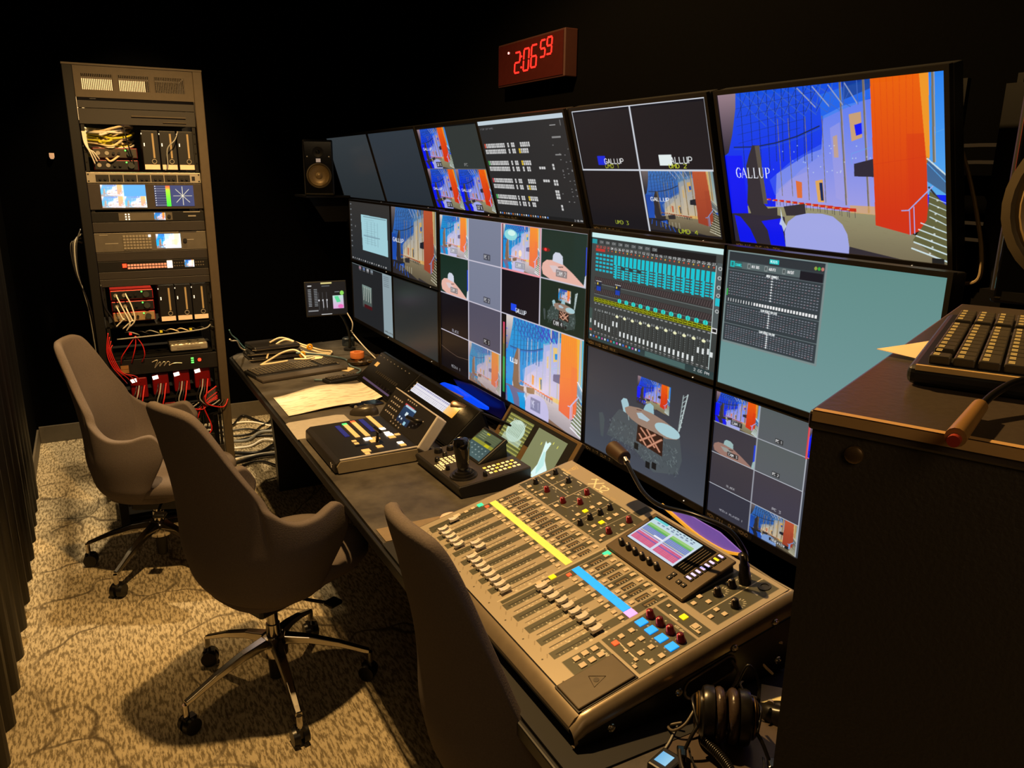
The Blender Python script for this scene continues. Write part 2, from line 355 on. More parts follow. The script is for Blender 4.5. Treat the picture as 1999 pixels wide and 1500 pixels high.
def labelbox(v, t, u=.5, y=.86, w=.2, bg=K(60,62,68), c=K(225,225,225), al=.85):
    v.rect(u-w/2, y-.07, u+w/2, y+.07, bg, al)
    n = len(t); g = w*.8/(n*1.35); v.text(t, u-w*.38, y-.04, .08, g, c, .9)
def round_table_view(v, bg0, bg1, skin, white, side=True, glow=False):
    v.grad(0, 0, 1, 1, bg0, bg1); v.rect(.72, 0, 1, .7, bg1, .5)
    if side: v.rect(.955, .25, 1, .8, K(20,60,220))
    v.poly([(.03,.80),(.05,.70),(.14,.62),(.3,.60),(.47,.63),(.7,.78),(1,1.02),(.3,1.02),(.06,.92)], skin)
    v.poly([(.27,.62),(.28,.50),(.33,.44),(.42,.44),(.49,.5),(.5,.66)], white)
    v.poly([(.2,.72),(.35,.70),(.5,.8),(.3,.84)], white, .55); v.line(.4, .72, .5, .70, 1.6, K(20,20,25))
    v.poly([(.93,.98),(.95,.8),(1,.72),(1,1)], white)
    if glow: v.ell(.12, .42, .09, .04, K(200,10,10), .5); v.ell(.11, .42, .03, .03, K(255,60,60))
def setview(v, bg, small=False):
    """the dark studio set: oval table, two chairs, screen, truss"""
    if bg is not None: v.rect(0, 0, 1, 1, bg)
    v.poly([(.31,.50),(.40,.47),(.8,.52),(.825,.70),(.80,.84),(.62,.93),(.45,.80),(.30,.80),(.21,.80),(.26,.6)], K(84,95,96), .55)
    r = random.Random(5)
    for k in range(260): x = r.uniform(.23,.8); y = r.uniform(.6,.86); v.line(x, y, x+r.uniform(-.02,.02), y+.02, 1.4, r.choice([K(120,138,138), K(45,52,54), K(150,165,165)]), .35)
    s = v.sub(.455, .115, .711, .365); s.grad(0,0,1,1,K(30,80,200),K(60,90,190)); lobby(s, 'blue' if not small else 'wash', False, False, .45)
    v.poly([(.325,.41),(.345,.375),(.375,.37),(.392,.41),(.402,.51),(.35,.5)], K(160,195,205)); v.line(.39,.5,.40,.56,1.5,K(160,180,180))
    v.poly([(.515,.40),(.53,.35),(.565,.32),(.592,.335),(.60,.42),(.53,.42)], K(150,190,200))
    v.poly([(.36,.46),(.40,.425),(.48,.405),(.58,.405),(.68,.425),(.77,.46),(.795,.50),(.78,.54),(.70,.575),(.60,.573),(.5,.565),(.42,.54),(.37,.50)], K(150,125,110))
    v.ell(.705, .50, .095, .055, K(165,200,208)); v.poly([(.46,.46),(.5,.44),(.57,.47),(.55,.50),(.48,.5)], K(170,190,200)); v.line(.46,.43,.5,.42,1.5,K(80,20,20))
    v.poly([(.475,.56),(.68,.57),(.68,.75),(.47,.72)], K(50,28,22))
    for a in ((.5,.58,.62,.70),(.62,.58,.5,.7),(.55,.57,.66,.72),(.67,.6,.56,.73),(.49,.64,.55,.72)): v.line(*a, 5 if not small else 2, K(170,110,85)); v.line(*a, 1.5, K(215,165,140))
    v.line(.835,.12,.79,.46,2.2,K(190,205,205)); v.line(.805,.14,.785,.47,2,K(150,165,165))
    for k in range(8): v.line(.833-.004*k,.13+.04*k,.802-.002*k,.17+.04*k,1.2,K(170,190,190))
    v.poly([(.13,.62),(.165,.60),(.185,.66),(.18,.84),(.155,.84)], K(75,85,88), .8)
    for x, y in ((.47,.74),(.57,.86),(.62,.84)): v.rect(x-.015, y, x+.02, y+.06, K(20,22,24))
def sc_program(): c = CV(560,400); lobby(c.sub(0,0,1,1), 'blue'); c.sub(0,0,1,1).rect(.94,.97,.985,1,K(30,30,30)); return c.out()
def sc_lobby_small(): c = CV(130,180); lobby(c.sub(0,0,1,1), 'nat', False, False, .6); c.sub(0,0,1,1).text('GALLUP', .03, .46, .055, .032, K(235,235,235), 1.3); return c.out()
def sc_plain(col, n=(24, 24), col2=None):
    a = np.zeros((n[1], n[0], 3), np.float32); t = np.linspace(0,1,n[1])[:,None,None]; a[:] = np.array(col)*(1-t)+np.array(col2 or col)*t; return a
def sc_desktop():
    c = CV(120,170, K(46,47,48)); v = c.sub(0,0,1,1)
    v.grad(0,0,1,1,K(52,50,48),K(38,42,46)); v.poly([(.298,.199),(.919,.206),(.926,.79),(.317,.787)], K(160,205,215)); v.rect(.36,.22,.9,.235,K(120,150,160))
    for k in range(12): v.line(.38,.27+.035*k,.62+.03*(k%3),.27+.035*k,.8,K(120,150,160),.6)
    for x in (.45,.55,.63,.7): v.line(x,.3,x,.68,.8,K(110,140,150),.6)
    v.rect(.35,.53,.75,.545,K(120,150,165))
    for k in range(16): v.rect(.03+.055*k,.955,.055+.055*k,.98,K(130,130,130) if k%3 else K(200,200,200))
    for k in range(9): v.rect(.015,.04+.09*k,.05,.06+.09*k,K(110,115,120))
    v.line(.14,.4,.14,.43,1,K(200,200,200)); return c.out()
def sc_editor():
    c = CV(120,170, K(33,35,38)); v = c.sub(0,0,1,1); v.rect(0,0,1,.012,K(150,170,175))
    for k in range(4): v.rect(.19+.1*k,.025,.25+.1*k,.07,[K(150,120,130),K(90,110,150),K(160,160,165),K(120,130,140)][k]); v.rect(.19+.1*k,.08,.25+.1*k,.09,K(120,120,120))
    v.grad(.26,.33,.5,.72,K(120,140,135),K(60,62,62)); 
    for k in range(4): v.line(.29+.05*k,.38,.30+.05*k,.69,2.5,K(70,90,85)); v.line(.31+.05*k,.36,.29+.06*k,.6,1.5,K(190,195,185))
    v.rect(.3,.66,.5,.72,K(70,20,25)); v.rect(.775,.01,1,1,K(140,158,165))
    for k in range(6): v.rect(.8,.05+.03*k,.92,.058+.03*k,K(100,112,120))
    v.text('WS/PC',.8,.94,.02,.03,K(60,60,60),.8); return c.out()
def sc_quad():
    c = CV(170,210, K(38,42,42)); v = c.sub(0,0,1,1)
    for r in ((0,.02,.5,.5),(0,.51,.5,1),(.5,.51,1,1)):
        s = v.sub(*r); lobby(s,'blue',False,True,.5); s.text('GALLUP',.06,.47,.06,.04,K(230,230,240),1.); labelbox(s,'GFX',.5,.9,.2,K(20,20,22))
    v.rect(.5,.02,1,.5,K(48,54,53)); v.rect(0,.5,1,.51,K(100,100,105)); v.text('PC',.68,.44,.03,.02,K(150,150,150),.8); v.rect(0,0,1,.018,K(15,15,15)); return c.out()
def sc_switcher():
    c = CV(240,250, K(40,41,43)); v = c.sub(0,0,1,1); v.rect(0,.0,1,.045,K(190,205,215)); v.text('ATEM SOFTWARE',.02,.075,.015,.01,K(110,110,115),.7)
    def bank(y, hot, xs, yel):
        for r in (0,1):
            yy = y+.062*r
            for x0, n in ((.025,12),)+xs[r]:
                for k in range(n):
                    col = K(205,205,205)
                    if x0 == .025 and k == 0 and r == 0: col = hot
                    if (r, x0) == yel[0] and k == yel[1]: col = K(225,190,40)
                    v.rect(x0+.0225*k, yy, x0+.0225*k+.018, yy+.045, col); v.rect(x0+.0225*k+.004, yy+.018, x0+.0225*k+.014, yy+.026, K(120,120,120))
    A = ((( .325,1),(.37,2),(.48,5)), ((.325,1),(.37,2),(.45,5)))
    bank(.235, K(205,80,60), A, ((1,.45),0)); bank(.415, K(70,180,80), (((.325,1),(.37,2),(.45,5)),((.325,1),(.37,2),(.45,1),(.5,2))), ((0,.45),0))
    bank(.60, K(200,60,70), (((.32,1),(.365,2),(.48,4)),((.32,1),(.365,2),(.45,5))), ((1,.45),1)); bank(.775, K(70,190,90), (((.31,1),(.355,2),(.44,5)),((.31,1),(.355,2),(.42,1),(.47,2))), ((0,.44),0))
    for x,y,n,m_ in ((.64,.475,3,1),(.785,.45,1,2),(.655,.60,3,1),(.765,.60,2,2),(.76,.70,2,3),(.79,.84,1,2)):
        for i in range(n):
            for j in range(m_): v.rect(x+.024*i,y+.03*j,x+.019+.024*i,y+.024+.03*j,K(205,205,205))
    v.rect(.84,.2,.93,.215,K(130,130,130)); v.rect(.84,.36,.9,.372,K(130,130,130)); v.rect(.84,.095,.9,.105,K(150,150,150)); v.line(.95,.06,.95,.11,1,K(160,160,160))
    r = random.Random(2)
    for k in range(30): x = r.choice([.83,.88,.93,.97]); y = r.uniform(.22,.8); v.rect(x,y,x+.012,y+.008,K(150,150,150),.7)
    v.rect(0,.965,1,1,K(26,28,30))
    for k in range(22): v.rect(.02+.028*k,.972,.034+.028*k,.99,[K(230,230,230),K(90,140,220),K(210,120,60),K(160,160,160)][k%4])
    v.text('2 06 PM',.9,.972,.016,.009,K(200,200,200),.7); return c.out()
def sc_umd():
    c = CV(330,290, K(24,23,29)); v = c.sub(0,0,1,1)
    s = v.sub(.5,.505,.985,.985); lobby(s,'nat',False,False,.6); s.text('GALLUP',.08,.44,.06,.035,K(240,240,240),1.4)
    for r in ((0,0,1,.01),(.99,0,1,.5),(.0,.495,1,.508),(.484,0,.496,1),(0,0,.006,.5)): v.rect(*r,K(205,210,220))
    v.rect(.156,.385,.225,.46,K(20,40,215)); v.text('GALLUP',.215,.41,.04,.02,K(240,240,240),1.6); v.text('UMD 1',.215,.455,.03,.018,K(210,220,50),1.1)
    v.rect(.645,.385,.735,.465,K(225,235,235)); v.text('ALLUP',.725,.405,.045,.022,K(235,240,240),1.6); v.text('UMD 2',.71,.455,.03,.018,K(205,215,50),1.1)
    v.text('UMD 3',.215,.935,.03,.017,K(190,205,60),1.1); v.text('UMD 4',.71,.955,.032,.02,K(190,205,40),1.2); return c.out()
def sc_multi():
    c = CV(420,460, K(10,10,18)); v = c.sub(0,0,1,1); q = .25
    def cell(i, j, n=1): return v.sub(q*i, q*j, q*(i+n), q*(j+n))
    s = cell(0,0); lobby(s,'wash',False,True,.6); labelbox(s,'CAM 1',.5,.86,.26,K(150,150,160))
    for j in (0,1): s = cell(1,j); s.grad(0,0,1,1,K(122,128,150),K(118,124,146)); labelbox(s,'PC %d'%(j+1),.58,.84,.2,K(62,64,75))
    s = cell(2,0); lobby(s,'wash',False,True,.6); s.ell(.25,.24,.17,.12,K(170,235,225),.8); s.ell(.27,.2,.1,.06,K(220,250,240),.8); s.ell(.5,.6,.04,.07,K(255,225,190)); s.rect(0,0,.05,1,K(40,38,48)); labelbox(s,'CAM 1',.5,.86,.26,K(150,150,160))
    s = cell(3,0); round_table_view(s,K(20,44,36),K(24,50,46),K(228,178,165),K(205,210,225),True,True); labelbox(s,'CAM 2',.47,.84,.24,K(120,115,118))
    s = cell(0,1); round_table_view(s,K(20,44,34),K(24,50,44),K(228,178,165),K(205,210,225)); labelbox(s,'CAM 3',.5,.86,.26,K(120,115,118))
    s = cell(2,1); s.rect(0,0,1,1,K(8,8,22)); s.rect(.27,.72,.42,.88,K(20,70,230)); s.text('GALLUP',.40,.80,.09,.035,K(225,230,240),1.4)
    s = cell(3,1); s.rect(0,0,1,1,K(18,40,32)); setview(s.sub(-.05,.02,.98,1.0),None,True); labelbox(s,'CAM 4',.42,.84,.24,K(40,42,44))
    s = cell(0,2); s.rect(0,0,1,1,K(9,9,20)); s.text('BLACK',.42,.88,.07,.035,K(180,180,190),1.)
    s = cell(1,2); s.rect(0,0,1,1,K(80,78,96)); labelbox(s,'PC 3',.58,.84,.2,K(25,25,32))
    s = cell(0,3); s.rect(0,0,1,1,K(15,13,18)); s.path([(0,.45),(.3,.52),(.6,.56),(1,.5)],1.6,K(95,75,62)); s.text('MEDIA 1',.38,.84,.07,.035,K(160,160,165),1.)  # brown arc paints a reflection of the room into this tile
    s = cell(1,3); lobby(s,'wash',False,False,.5); s.rect(0,0,1,1,K(150,120,110),.28)
    s = cell(2,2,2); s.rect(0,0,1,1,K(6,8,14)); t = s.sub(.075,0,1,1); lobby(t,'wash',False,True,1.); t.text('LLU',.07,.47,.05,.025,K(245,245,250),2.2)
    s.grad(.03,.10,.055,.35,K(225,60,110),K(150,120,60)); s.grad(.03,.35,.055,.55,K(110,110,60),K(60,110,50)); s.grad(.03,.5,.06,.92,K(40,170,80),K(30,150,70))
    for k in range(10): s.ell(.085,.16+.085*k,.008,.006,K(40,80,230))
    labelbox(s,'ME 1',.47,.885,.12,K(130,130,165),K(210,210,235),.95)
    for k in (1,2,3):
        v.rect(0 if k != 1 else 0, q*k-.003, 1 if k < 3 else .5, q*k+.003, K(205,200,215)); v.rect(q*k-.003, 0, q*k+.003, 1 if k < 3 else .5, K(205,200,215))
    for a in ((.5,0,.75,.006),(.5,.246,.75,.254),(.744,0,.75,.25),(.5,0,.506,.25)): v.rect(*a,K(235,150,160))
    v.rect(0,0,1,.004,K(150,150,160)); v.rect(.994,0,1,1,K(180,180,190)); return c.out()
def sc_desk_mixer():
    c = CV(340,320, K(62,66,66)); v = c.sub(0,0,1,1); r = random.Random(9)
    v.grad(0,0,1,1,K(66,70,70),K(52,58,58)); v.rect(0,0,1,.045,K(200,235,235)); v.rect(0,.045,.95,.10,K(45,52,54)); v.rect(.5,.06,.95,.115,K(22,24,28))
    v.rect(.005,.06,.05,.10,K(30,150,160))
    for k in range(9): v.rect(.07+.055*k,.065,.11+.055*k,.095,K(80,86,88)); v.text('CH',.08+.055*k,.072,.016,.009,K(170,170,170),.7)
    for k in range(28): 
        x = .045+.0328*k; v.text('%02d'%(k%100),x,.115,.018,.008,K(220,220,220) if k>3 else K(230,90,80),.8); v.rect(x+.006,.142,x+.014,.155,[K(220,80,50),K(220,80,50),K(230,190,60)][k%3])
    v.rect(.04,.14,.125,.165,K(190,50,45))
    for k in range(28):
        x = .043+.0328*k
        if k < 5:
            for j in range(5): v.rect(x,.185+.035*j,x+.024,.205+.035*j,K(20,180,200))
        else:
            v.rect(x,.18,x+.024,.265+.0*k,K(15,195,210))
            for j in range(5): v.rect(x+.001,.275+.022*j,x+.027,.287+.022*j,K(15,190,205))
            if k%2: v.rect(x+.012,.26,x+.028,.385,K(15,190,205))
            if k in(7,9,11): v.rect(x,.27,x+.03,.30,K(40,60,62))
    for y in (.40,.50):
        v.rect(.04,y,.955,y+.055,K(52,46,48))
        for k in range(56): v.line(.045+.0163*k,y+.05,.055+.0163*k,y+.005,.9,K(120,105,105),.8)
        v.rect(.04,y+.06,.955,y+.066,K(100,108,108))
    for x in (.055,.225): v.rect(x,.44,x+.05,.52,K(30,40,60)); v.rect(x+.006,.485,x+.044,.525,K(20,60,170)); v.rect(x,.435,x+.05,.44,K(190,190,190)); v.rect(x+.01,.45,x+.02,.47,K(230,200,70))
    for k in range(12): x = .27+.0585*k; v.ell(x,.575,.016,.02,K(40,215,205)); v.line(x,.56,x,.59,1,K(20,80,80))
    v.rect(.04,.592,.955,.632,K(150,155,20))
    for k in range(28): x=.043+.0328*k; v.rect(x+.002,.597,x+.028,.627,K(70,75,10)); v.line(x+.006,.612,x+.024,.612,1.5,K(215,225,30))
    for k in range(28): x=.047+.0328*k; v.rect(x,.642,x+.018,.652,K(150,155,155)); v.text('0.0' if k%2 else '-5',x,.70,.014,.006,K(200,205,205),.7)
    lv = [.83,.84,.845,.85,.855,.79,.79]+[.865+.001*k for k in range(18)]+[.80,.80,.79]
    for k in range(28):
        x = .052+.0328*k; v.line(x+.006,.73,x+.006,.90,1,K(25,28,28))
        for j in range(9): v.rect(x+.012,.735+.018*j,x+.016,.74+.018*j,K(120,128,128))
        v.rect(x,lv[k]-.02,x+.013,lv[k]+.025,K(220,225,225)); v.rect(x,.915,x+.016,.922,K(160,160,160)); v.rect(x,.93,x+.014,.936,K(110,115,115))
        if k>5 and k%2==0: v.ell(x+.006,.72,.013,.012,K(235,235,190))
    v.rect(.0,.70,.03,.94,K(60,80,76)); v.rect(.012,.80,.02,.84,K(210,215,215)); v.rect(.008,.895,.03,.915,K(190,60,50))
    v.line(.955,.13,.955,.93,1.2,K(190,210,210)); v.rect(.96,.11,1,.62,K(80,90,92)); v.rect(.965,.37,.995,.43,K(30,190,205))
    for k,y in enumerate((.15,.22,.29,.35,.47)): v.ell(.98,y,.012,.015,K(190,195,195)); v.ell(.98,y,.007,.009,K(80,90,92))
    v.rect(.955,.60,.99,.64,K(225,225,225)); v.rect(.96,.608,.985,.632,K(20,20,25)); v.rect(.957,.79,.975,.83,K(220,225,225))
    v.grad(0,.94,1,1,K(40,58,62),K(46,66,66))
    for k in range(17): v.rect(.015+.027*k,.952,.028+.027*k,.97,[K(230,230,230),K(60,110,220),K(210,90,70),K(40,180,180),K(200,80,170)][k%5])
    v.rect(.5,.945,.8,.99,K(70,100,98)); v.text('2 06 PM',.86,.955,.02,.011,K(210,210,210),.9); return c.out()
def sc_meters():
    c = CV(430,330, K(95,138,134)); v = c.sub(0,0,1,1); v.grad(0,0,1,1,K(96,140,136),K(112,150,152)); v.rect(0,0,.525,.68,K(120,138,138))
    v.rect(.01,.012,.515,.665,K(50,60,66)); v.rect(.01,.012,.515,.07,K(45,52,58)); v.rect(.24,.03,.29,.06,K(20,190,190)); v.text('METERS',.245,.037,.016,.0045,K(220,250,250),.9)
    v.rect(.015,.075,.40,.125,K(85,100,102)); v.rect(.40,.08,.51,.14,K(22,24,34)); v.rect(.015,.075,.09,.125,K(60,90,90))
    v.rect(.02,.078,.045,.12,K(20,190,190)); v.rect(.027,.085,.038,.112,K(40,110,110)); v.text('CHANNEL',.05,.092,.018,.0042,K(40,210,210),1.)
    for k,t in enumerate(('MIX BUS','AUX/FX','IN/OUT')): v.rect(.12+.095*k,.08,.137+.095*k,.118,K(130,140,140)); v.rect(.125+.095*k,.088,.132+.095*k,.11,K(60,70,72)); v.text(t,.145+.095*k,.09,.018,.0045,K(225,225,225),1.)
    for k in range(3): v.ell(.472+.0165*k,.05,.007,.012,[K(150,160,70),K(50,175,60),K(190,120,110)][k])
    for y0,y1,t in ((.15,.335,'INPUT CHANNELS'),(.395,.52,'GAIN REDUCTION GATE'),(.545,.66,'GAIN REDUCTION DYN')):
        v.rect(.01,y0-.012,.515,y0-.009,K(120,135,138)); n = 9 if y0<.2 else 7
        for j in range(n):
            yy = y0+.008+(y1-y0-.01)*j/n
            for k in range(32): v.rect(.022+.0152*k,yy,.031+.0152*k,yy+.0055,K(125,130,142) if (k+j)%5 else K(140,120,130))
            v.ell(.262,yy+.002,.0035,.006,K(235,240,240))
        v.rect(.22,y0-.012,.30,y0+.008,K(50,60,66)); v.text(t,.262-len(t)*.0024,y0-.01,.016,.0035,K(225,230,230),1.)
    for k in range(32): v.rect(.021+.0152*k,.348,.031+.0152*k,.37,K(235,235,235)) if k>9 else v.line(.025+.0152*k,.348,.025+.0152*k,.37,1.6,K(235,235,235))
    v.rect(.012,.28,.018,.33,K(40,190,60)); return c.out()
def sc_set(): 
    c = CV(300,290, K(52,54,60)); v = c.sub(0,0,1,1); v.grad(0,0,1,1,K(50,51,58),K(70,76,88)); setview(v,None); return c.out()
def sc_multi2():
    c = CV(330,330, K(52,52,62)); v = c.sub(0,0,1,1); q = .25
    # 4 x 4 grid, pitch matched to the wider cells of this screen
    X = [0,.265,.53,.77,1.0]; Y = [0,.25,.5,.76,1.0]
    def cell(i,j,n=1): return v.sub(X[i],Y[j],X[i+n],Y[j+n])
    s = cell(0,0); lobby(s,'blue',False,True,.6); labelbox(s,'CAM 1',.52,.84,.26,K(30,30,34))
    for j in (0,1): s = cell(1,j); s.grad(0,0,1,1,K(84,92,94),K(86,92,98)); labelbox(s,'PC %d'%(j+1),.45,.86,.16,K(35,38,42))
    s = cell(2,0); lobby(s,'blue',False,True,.6)
    s = cell(0,1); round_table_view(s,K(56,54,64),K(58,56,66),K(150,115,105),K(150,180,180)); labelbox(s,'CAM 3',.5,.86,.26,K(30,30,34))
    s = cell(0,2); s.rect(0,0,1,1,K(60,56,64)); s.text('BLACK',.42,.84,.06,.03,K(170,170,175),.9)
    s = cell(1,2); s.rect(0,0,1,1,K(64,60,70)); s.text('PC 3',.45,.84,.07,.035,K(190,190,195),.9)
    s = cell(0,3); s.rect(0,0,1,1,K(52,52,64)); s.text('MEDIA PLAYER 1',.3,.74,.06,.03,K(150,150,160),.9)
    s = cell(1,3); lobby(s,'nat',False,True,.6); s.rect(.45,.8,.85,.9,K(30,30,34)); s.text('PREVIEW',.5,.82,.07,.03,K(220,220,220),1.)
    s = cell(2,2,2); lobby(s,'blue',False,True,.8); s.rect(0,0,.12,1,K(60,66,76)); 
    for k in range(12): s.ell(.14,.1+.07*k,.012,.01,K(150,160,240))
    for x in X[1:3]: v.rect(x-.003,0,x+.003,1,K(165,170,180))
    for y in Y[1:4]: v.rect(0,y-.003,.53,y+.003,K(175,180,190))
    v.rect(.525,0,.532,.26,K(220,60,70)); v.rect(.53,.245,1,.252,K(220,110,120)); return c.out()
# ------------------------------------------------------------------ setting
M_wall = mat('black_paint', (3,3,3), 1., spec=.02, bump=.15, scale=120)
M_ceil = mat('black_ceiling', (5,5,5), .95, spec=.1)
M_base = mat('grey_rubber_base', (92,84,70), .6)
def carpet():
    m = bpy.data.materials.new('woven_carpet'); m.use_nodes = True; nt = m.node_tree; b = nt.nodes['Principled BSDF']
    N = nt.nodes.new; L = nt.links.new
    tc = N('ShaderNodeTexCoord')
    mp = N('ShaderNodeMapping'); mp.inputs['Scale'].default_value = (110, 24, 1); L(tc.outputs['Object'], mp.inputs['Vector'])
    n1 = N('ShaderNodeTexNoise'); n1.inputs['Scale'].default_value = 1.; n1.inputs['Detail'].default_value = 3; n1.inputs['Roughness'].default_value = .65; L(mp.outputs['Vector'], n1.inputs['Vector'])
    r1 = N('ShaderNodeValToRGB'); r1.color_ramp.elements[0].position = .42; r1.color_ramp.elements[1].position = .56
    r1.color_ramp.elements[0].color = (*lin((120,108,84)), 1); r1.color_ramp.elements[1].color = (*lin((192,178,148)), 1); L(n1.outputs['Fac'], r1.inputs['Fac'])
    # long dark branching cracks
    n2 = N('ShaderNodeTexNoise'); n2.inputs['Scale'].default_value = 2.2; n2.inputs['Detail'].default_value = 2; L(tc.outputs['Object'], n2.inputs['Vector'])
    mx = N('ShaderNodeMix'); mx.data_type = 'VECTOR'; mx.inputs[0].default_value = .35; L(tc.outputs['Object'], mx.inputs[4]); L(n2.outputs['Color'], mx.inputs[5])
    vo = N('ShaderNodeTexVoronoi'); vo.feature = 'DISTANCE_TO_EDGE'; vo.inputs['Scale'].default_value = 3.4; L(mx.outputs[1], vo.inputs['Vector'])
    r2 = N('ShaderNodeValToRGB'); r2.color_ramp.elements[0].position = .004; r2.color_ramp.elements[1].position = .022; L(vo.outputs['Distance'], r2.inputs['Fac'])
    n3 = N('ShaderNodeTexNoise'); n3.inputs['Scale'].default_value = 3.3; L(tc.outputs['Object'], n3.inputs['Vector'])
    r3 = N('ShaderNodeValToRGB'); r3.color_ramp.elements[0].position = .46; r3.color_ramp.elements[1].position = .56; L(n3.outputs['Fac'], r3.inputs['Fac'])
    n5 = N('ShaderNodeTexNoise'); n5.inputs['Scale'].default_value = 60; L(tc.outputs['Object'], n5.inputs['Vector'])
    r5 = N('ShaderNodeValToRGB'); r5.color_ramp.elements[0].position = .40; r5.color_ramp.elements[1].position = .6; L(n5.outputs['Fac'], r5.inputs['Fac'])
    ad = N('ShaderNodeMath'); ad.operation = 'MAXIMUM'; L(r2.outputs['Color'], ad.inputs[0]); L(r3.outputs['Color'], ad.inputs[1])
    ad2 = N('ShaderNodeMath'); ad2.operation = 'MAXIMUM'; L(ad.outputs[0], ad2.inputs[0])
    md = N('ShaderNodeMath'); md.operation = 'MULTIPLY'; md.inputs[1].default_value = .3; L(r5.outputs['Color'], md.inputs[0]); L(md.outputs[0], ad2.inputs[1])
    m2 = N('ShaderNodeMix'); m2.data_type = 'RGBA'; m2.inputs[6].default_value = (*lin((88,78,62)), 1); L(ad2.outputs[0], m2.inputs[0]); L(r1.outputs['Color'], m2.inputs[7])
    # broad patches
    n4 = N('ShaderNodeTexNoise'); n4.inputs['Scale'].default_value = 1.6; L(tc.outputs['Object'], n4.inputs['Vector'])
    r4 = N('ShaderNodeValToRGB'); r4.color_ramp.elements[0].position = .35; r4.color_ramp.elements[1].position = .65; r4.color_ramp.elements[0].color = (.72,.72,.72,1); L(n4.outputs['Fac'], r4.inputs['Fac'])
    m3 = N('ShaderNodeMix'); m3.data_type = 'RGBA'; m3.blend_type = 'MULTIPLY'; m3.inputs[0].default_value = 1; L(m2.outputs[2], m3.inputs[6]); L(r4.outputs['Color'], m3.inputs[7])
    L(m3.outputs[2], b.inputs['Base Color']); b.inputs['Roughness'].default_value = .95; b.inputs['Specular IOR Level'].default_value = .1
    bp = N('ShaderNodeBump'); bp.inputs['Strength'].default_value = .5; bp.inputs['Distance'].default_value = .004; L(n1.outputs['Fac'], bp.inputs['Height']); L(bp.outputs['Normal'], b.inputs['Normal'])
    return m
YB = 5.80; XL = -.44; XR = 1.72; YF = -1.6; ZC = 3.3
struct('floor', MB().box(XL-.1, XR+.1, YF-.1, YB+.1, -.05, 0), carpet())
struct('ceiling', MB().box(XL-.1, XR+.1, YF-.1, YB+.1, ZC, ZC+.05), M_ceil)
struct('wall_left', MB().box(XL-.1, XL, YF-.1, YB+.1, 0, ZC), M_wall)
struct('wall_right', MB().box(XR, XR+.1, YF-.1, YB+.1, 0, ZC), M_wall)
struct('wall_back', MB().box(XL, XR, YB, YB+.1, 0, ZC), M_wall)
struct('wall_front', MB().box(XL, XR, YF-.1, YF, 0, ZC), M_wall)
struct('baseboard_back', MB().box(XL+.012, XR, YB-.012, YB, 0, .115), M_base, bevel=.003)
struct('baseboard_left', MB().box(XL, XL+.012, YF, YB-.012, 0, .10), M_base, bevel=.003)
# dark pleated curtain on the left
def curtain():
    mb = MB()
    def fn(u, v):
        y = -1.2+u*5.65; z = .14+v*2.9
        return (XL+.045+.028*math.sin(y*2*PI/.19+.6*math.sin(y*3))+.006*math.sin(y*31+z), y, z)
    return mb.grid(fn, 420, 6)
cu = obj('curtain', curtain(), mat('dark_satin_cloth', (10,8,7), .45, spec=.4), smooth=True, solid=.004)
tag(cu, 'dark brown pleated curtain hanging along the left wall', 'curtain')
hk = obj('wall_hook', MB().prism([(-.014,.018),(.014,.018),(.014,-.006),(.008,-.018),(-.008,-.018),(-.014,-.006)], -.018, 0, 'y'), mat('cream_plastic', (225,185,150), .5, emit=.25), loc=(-.135, YB-.001, 1.837), bevel=.002)
tag(hk, 'small cream hook on the black back wall left of the equipment rack', 'hook')
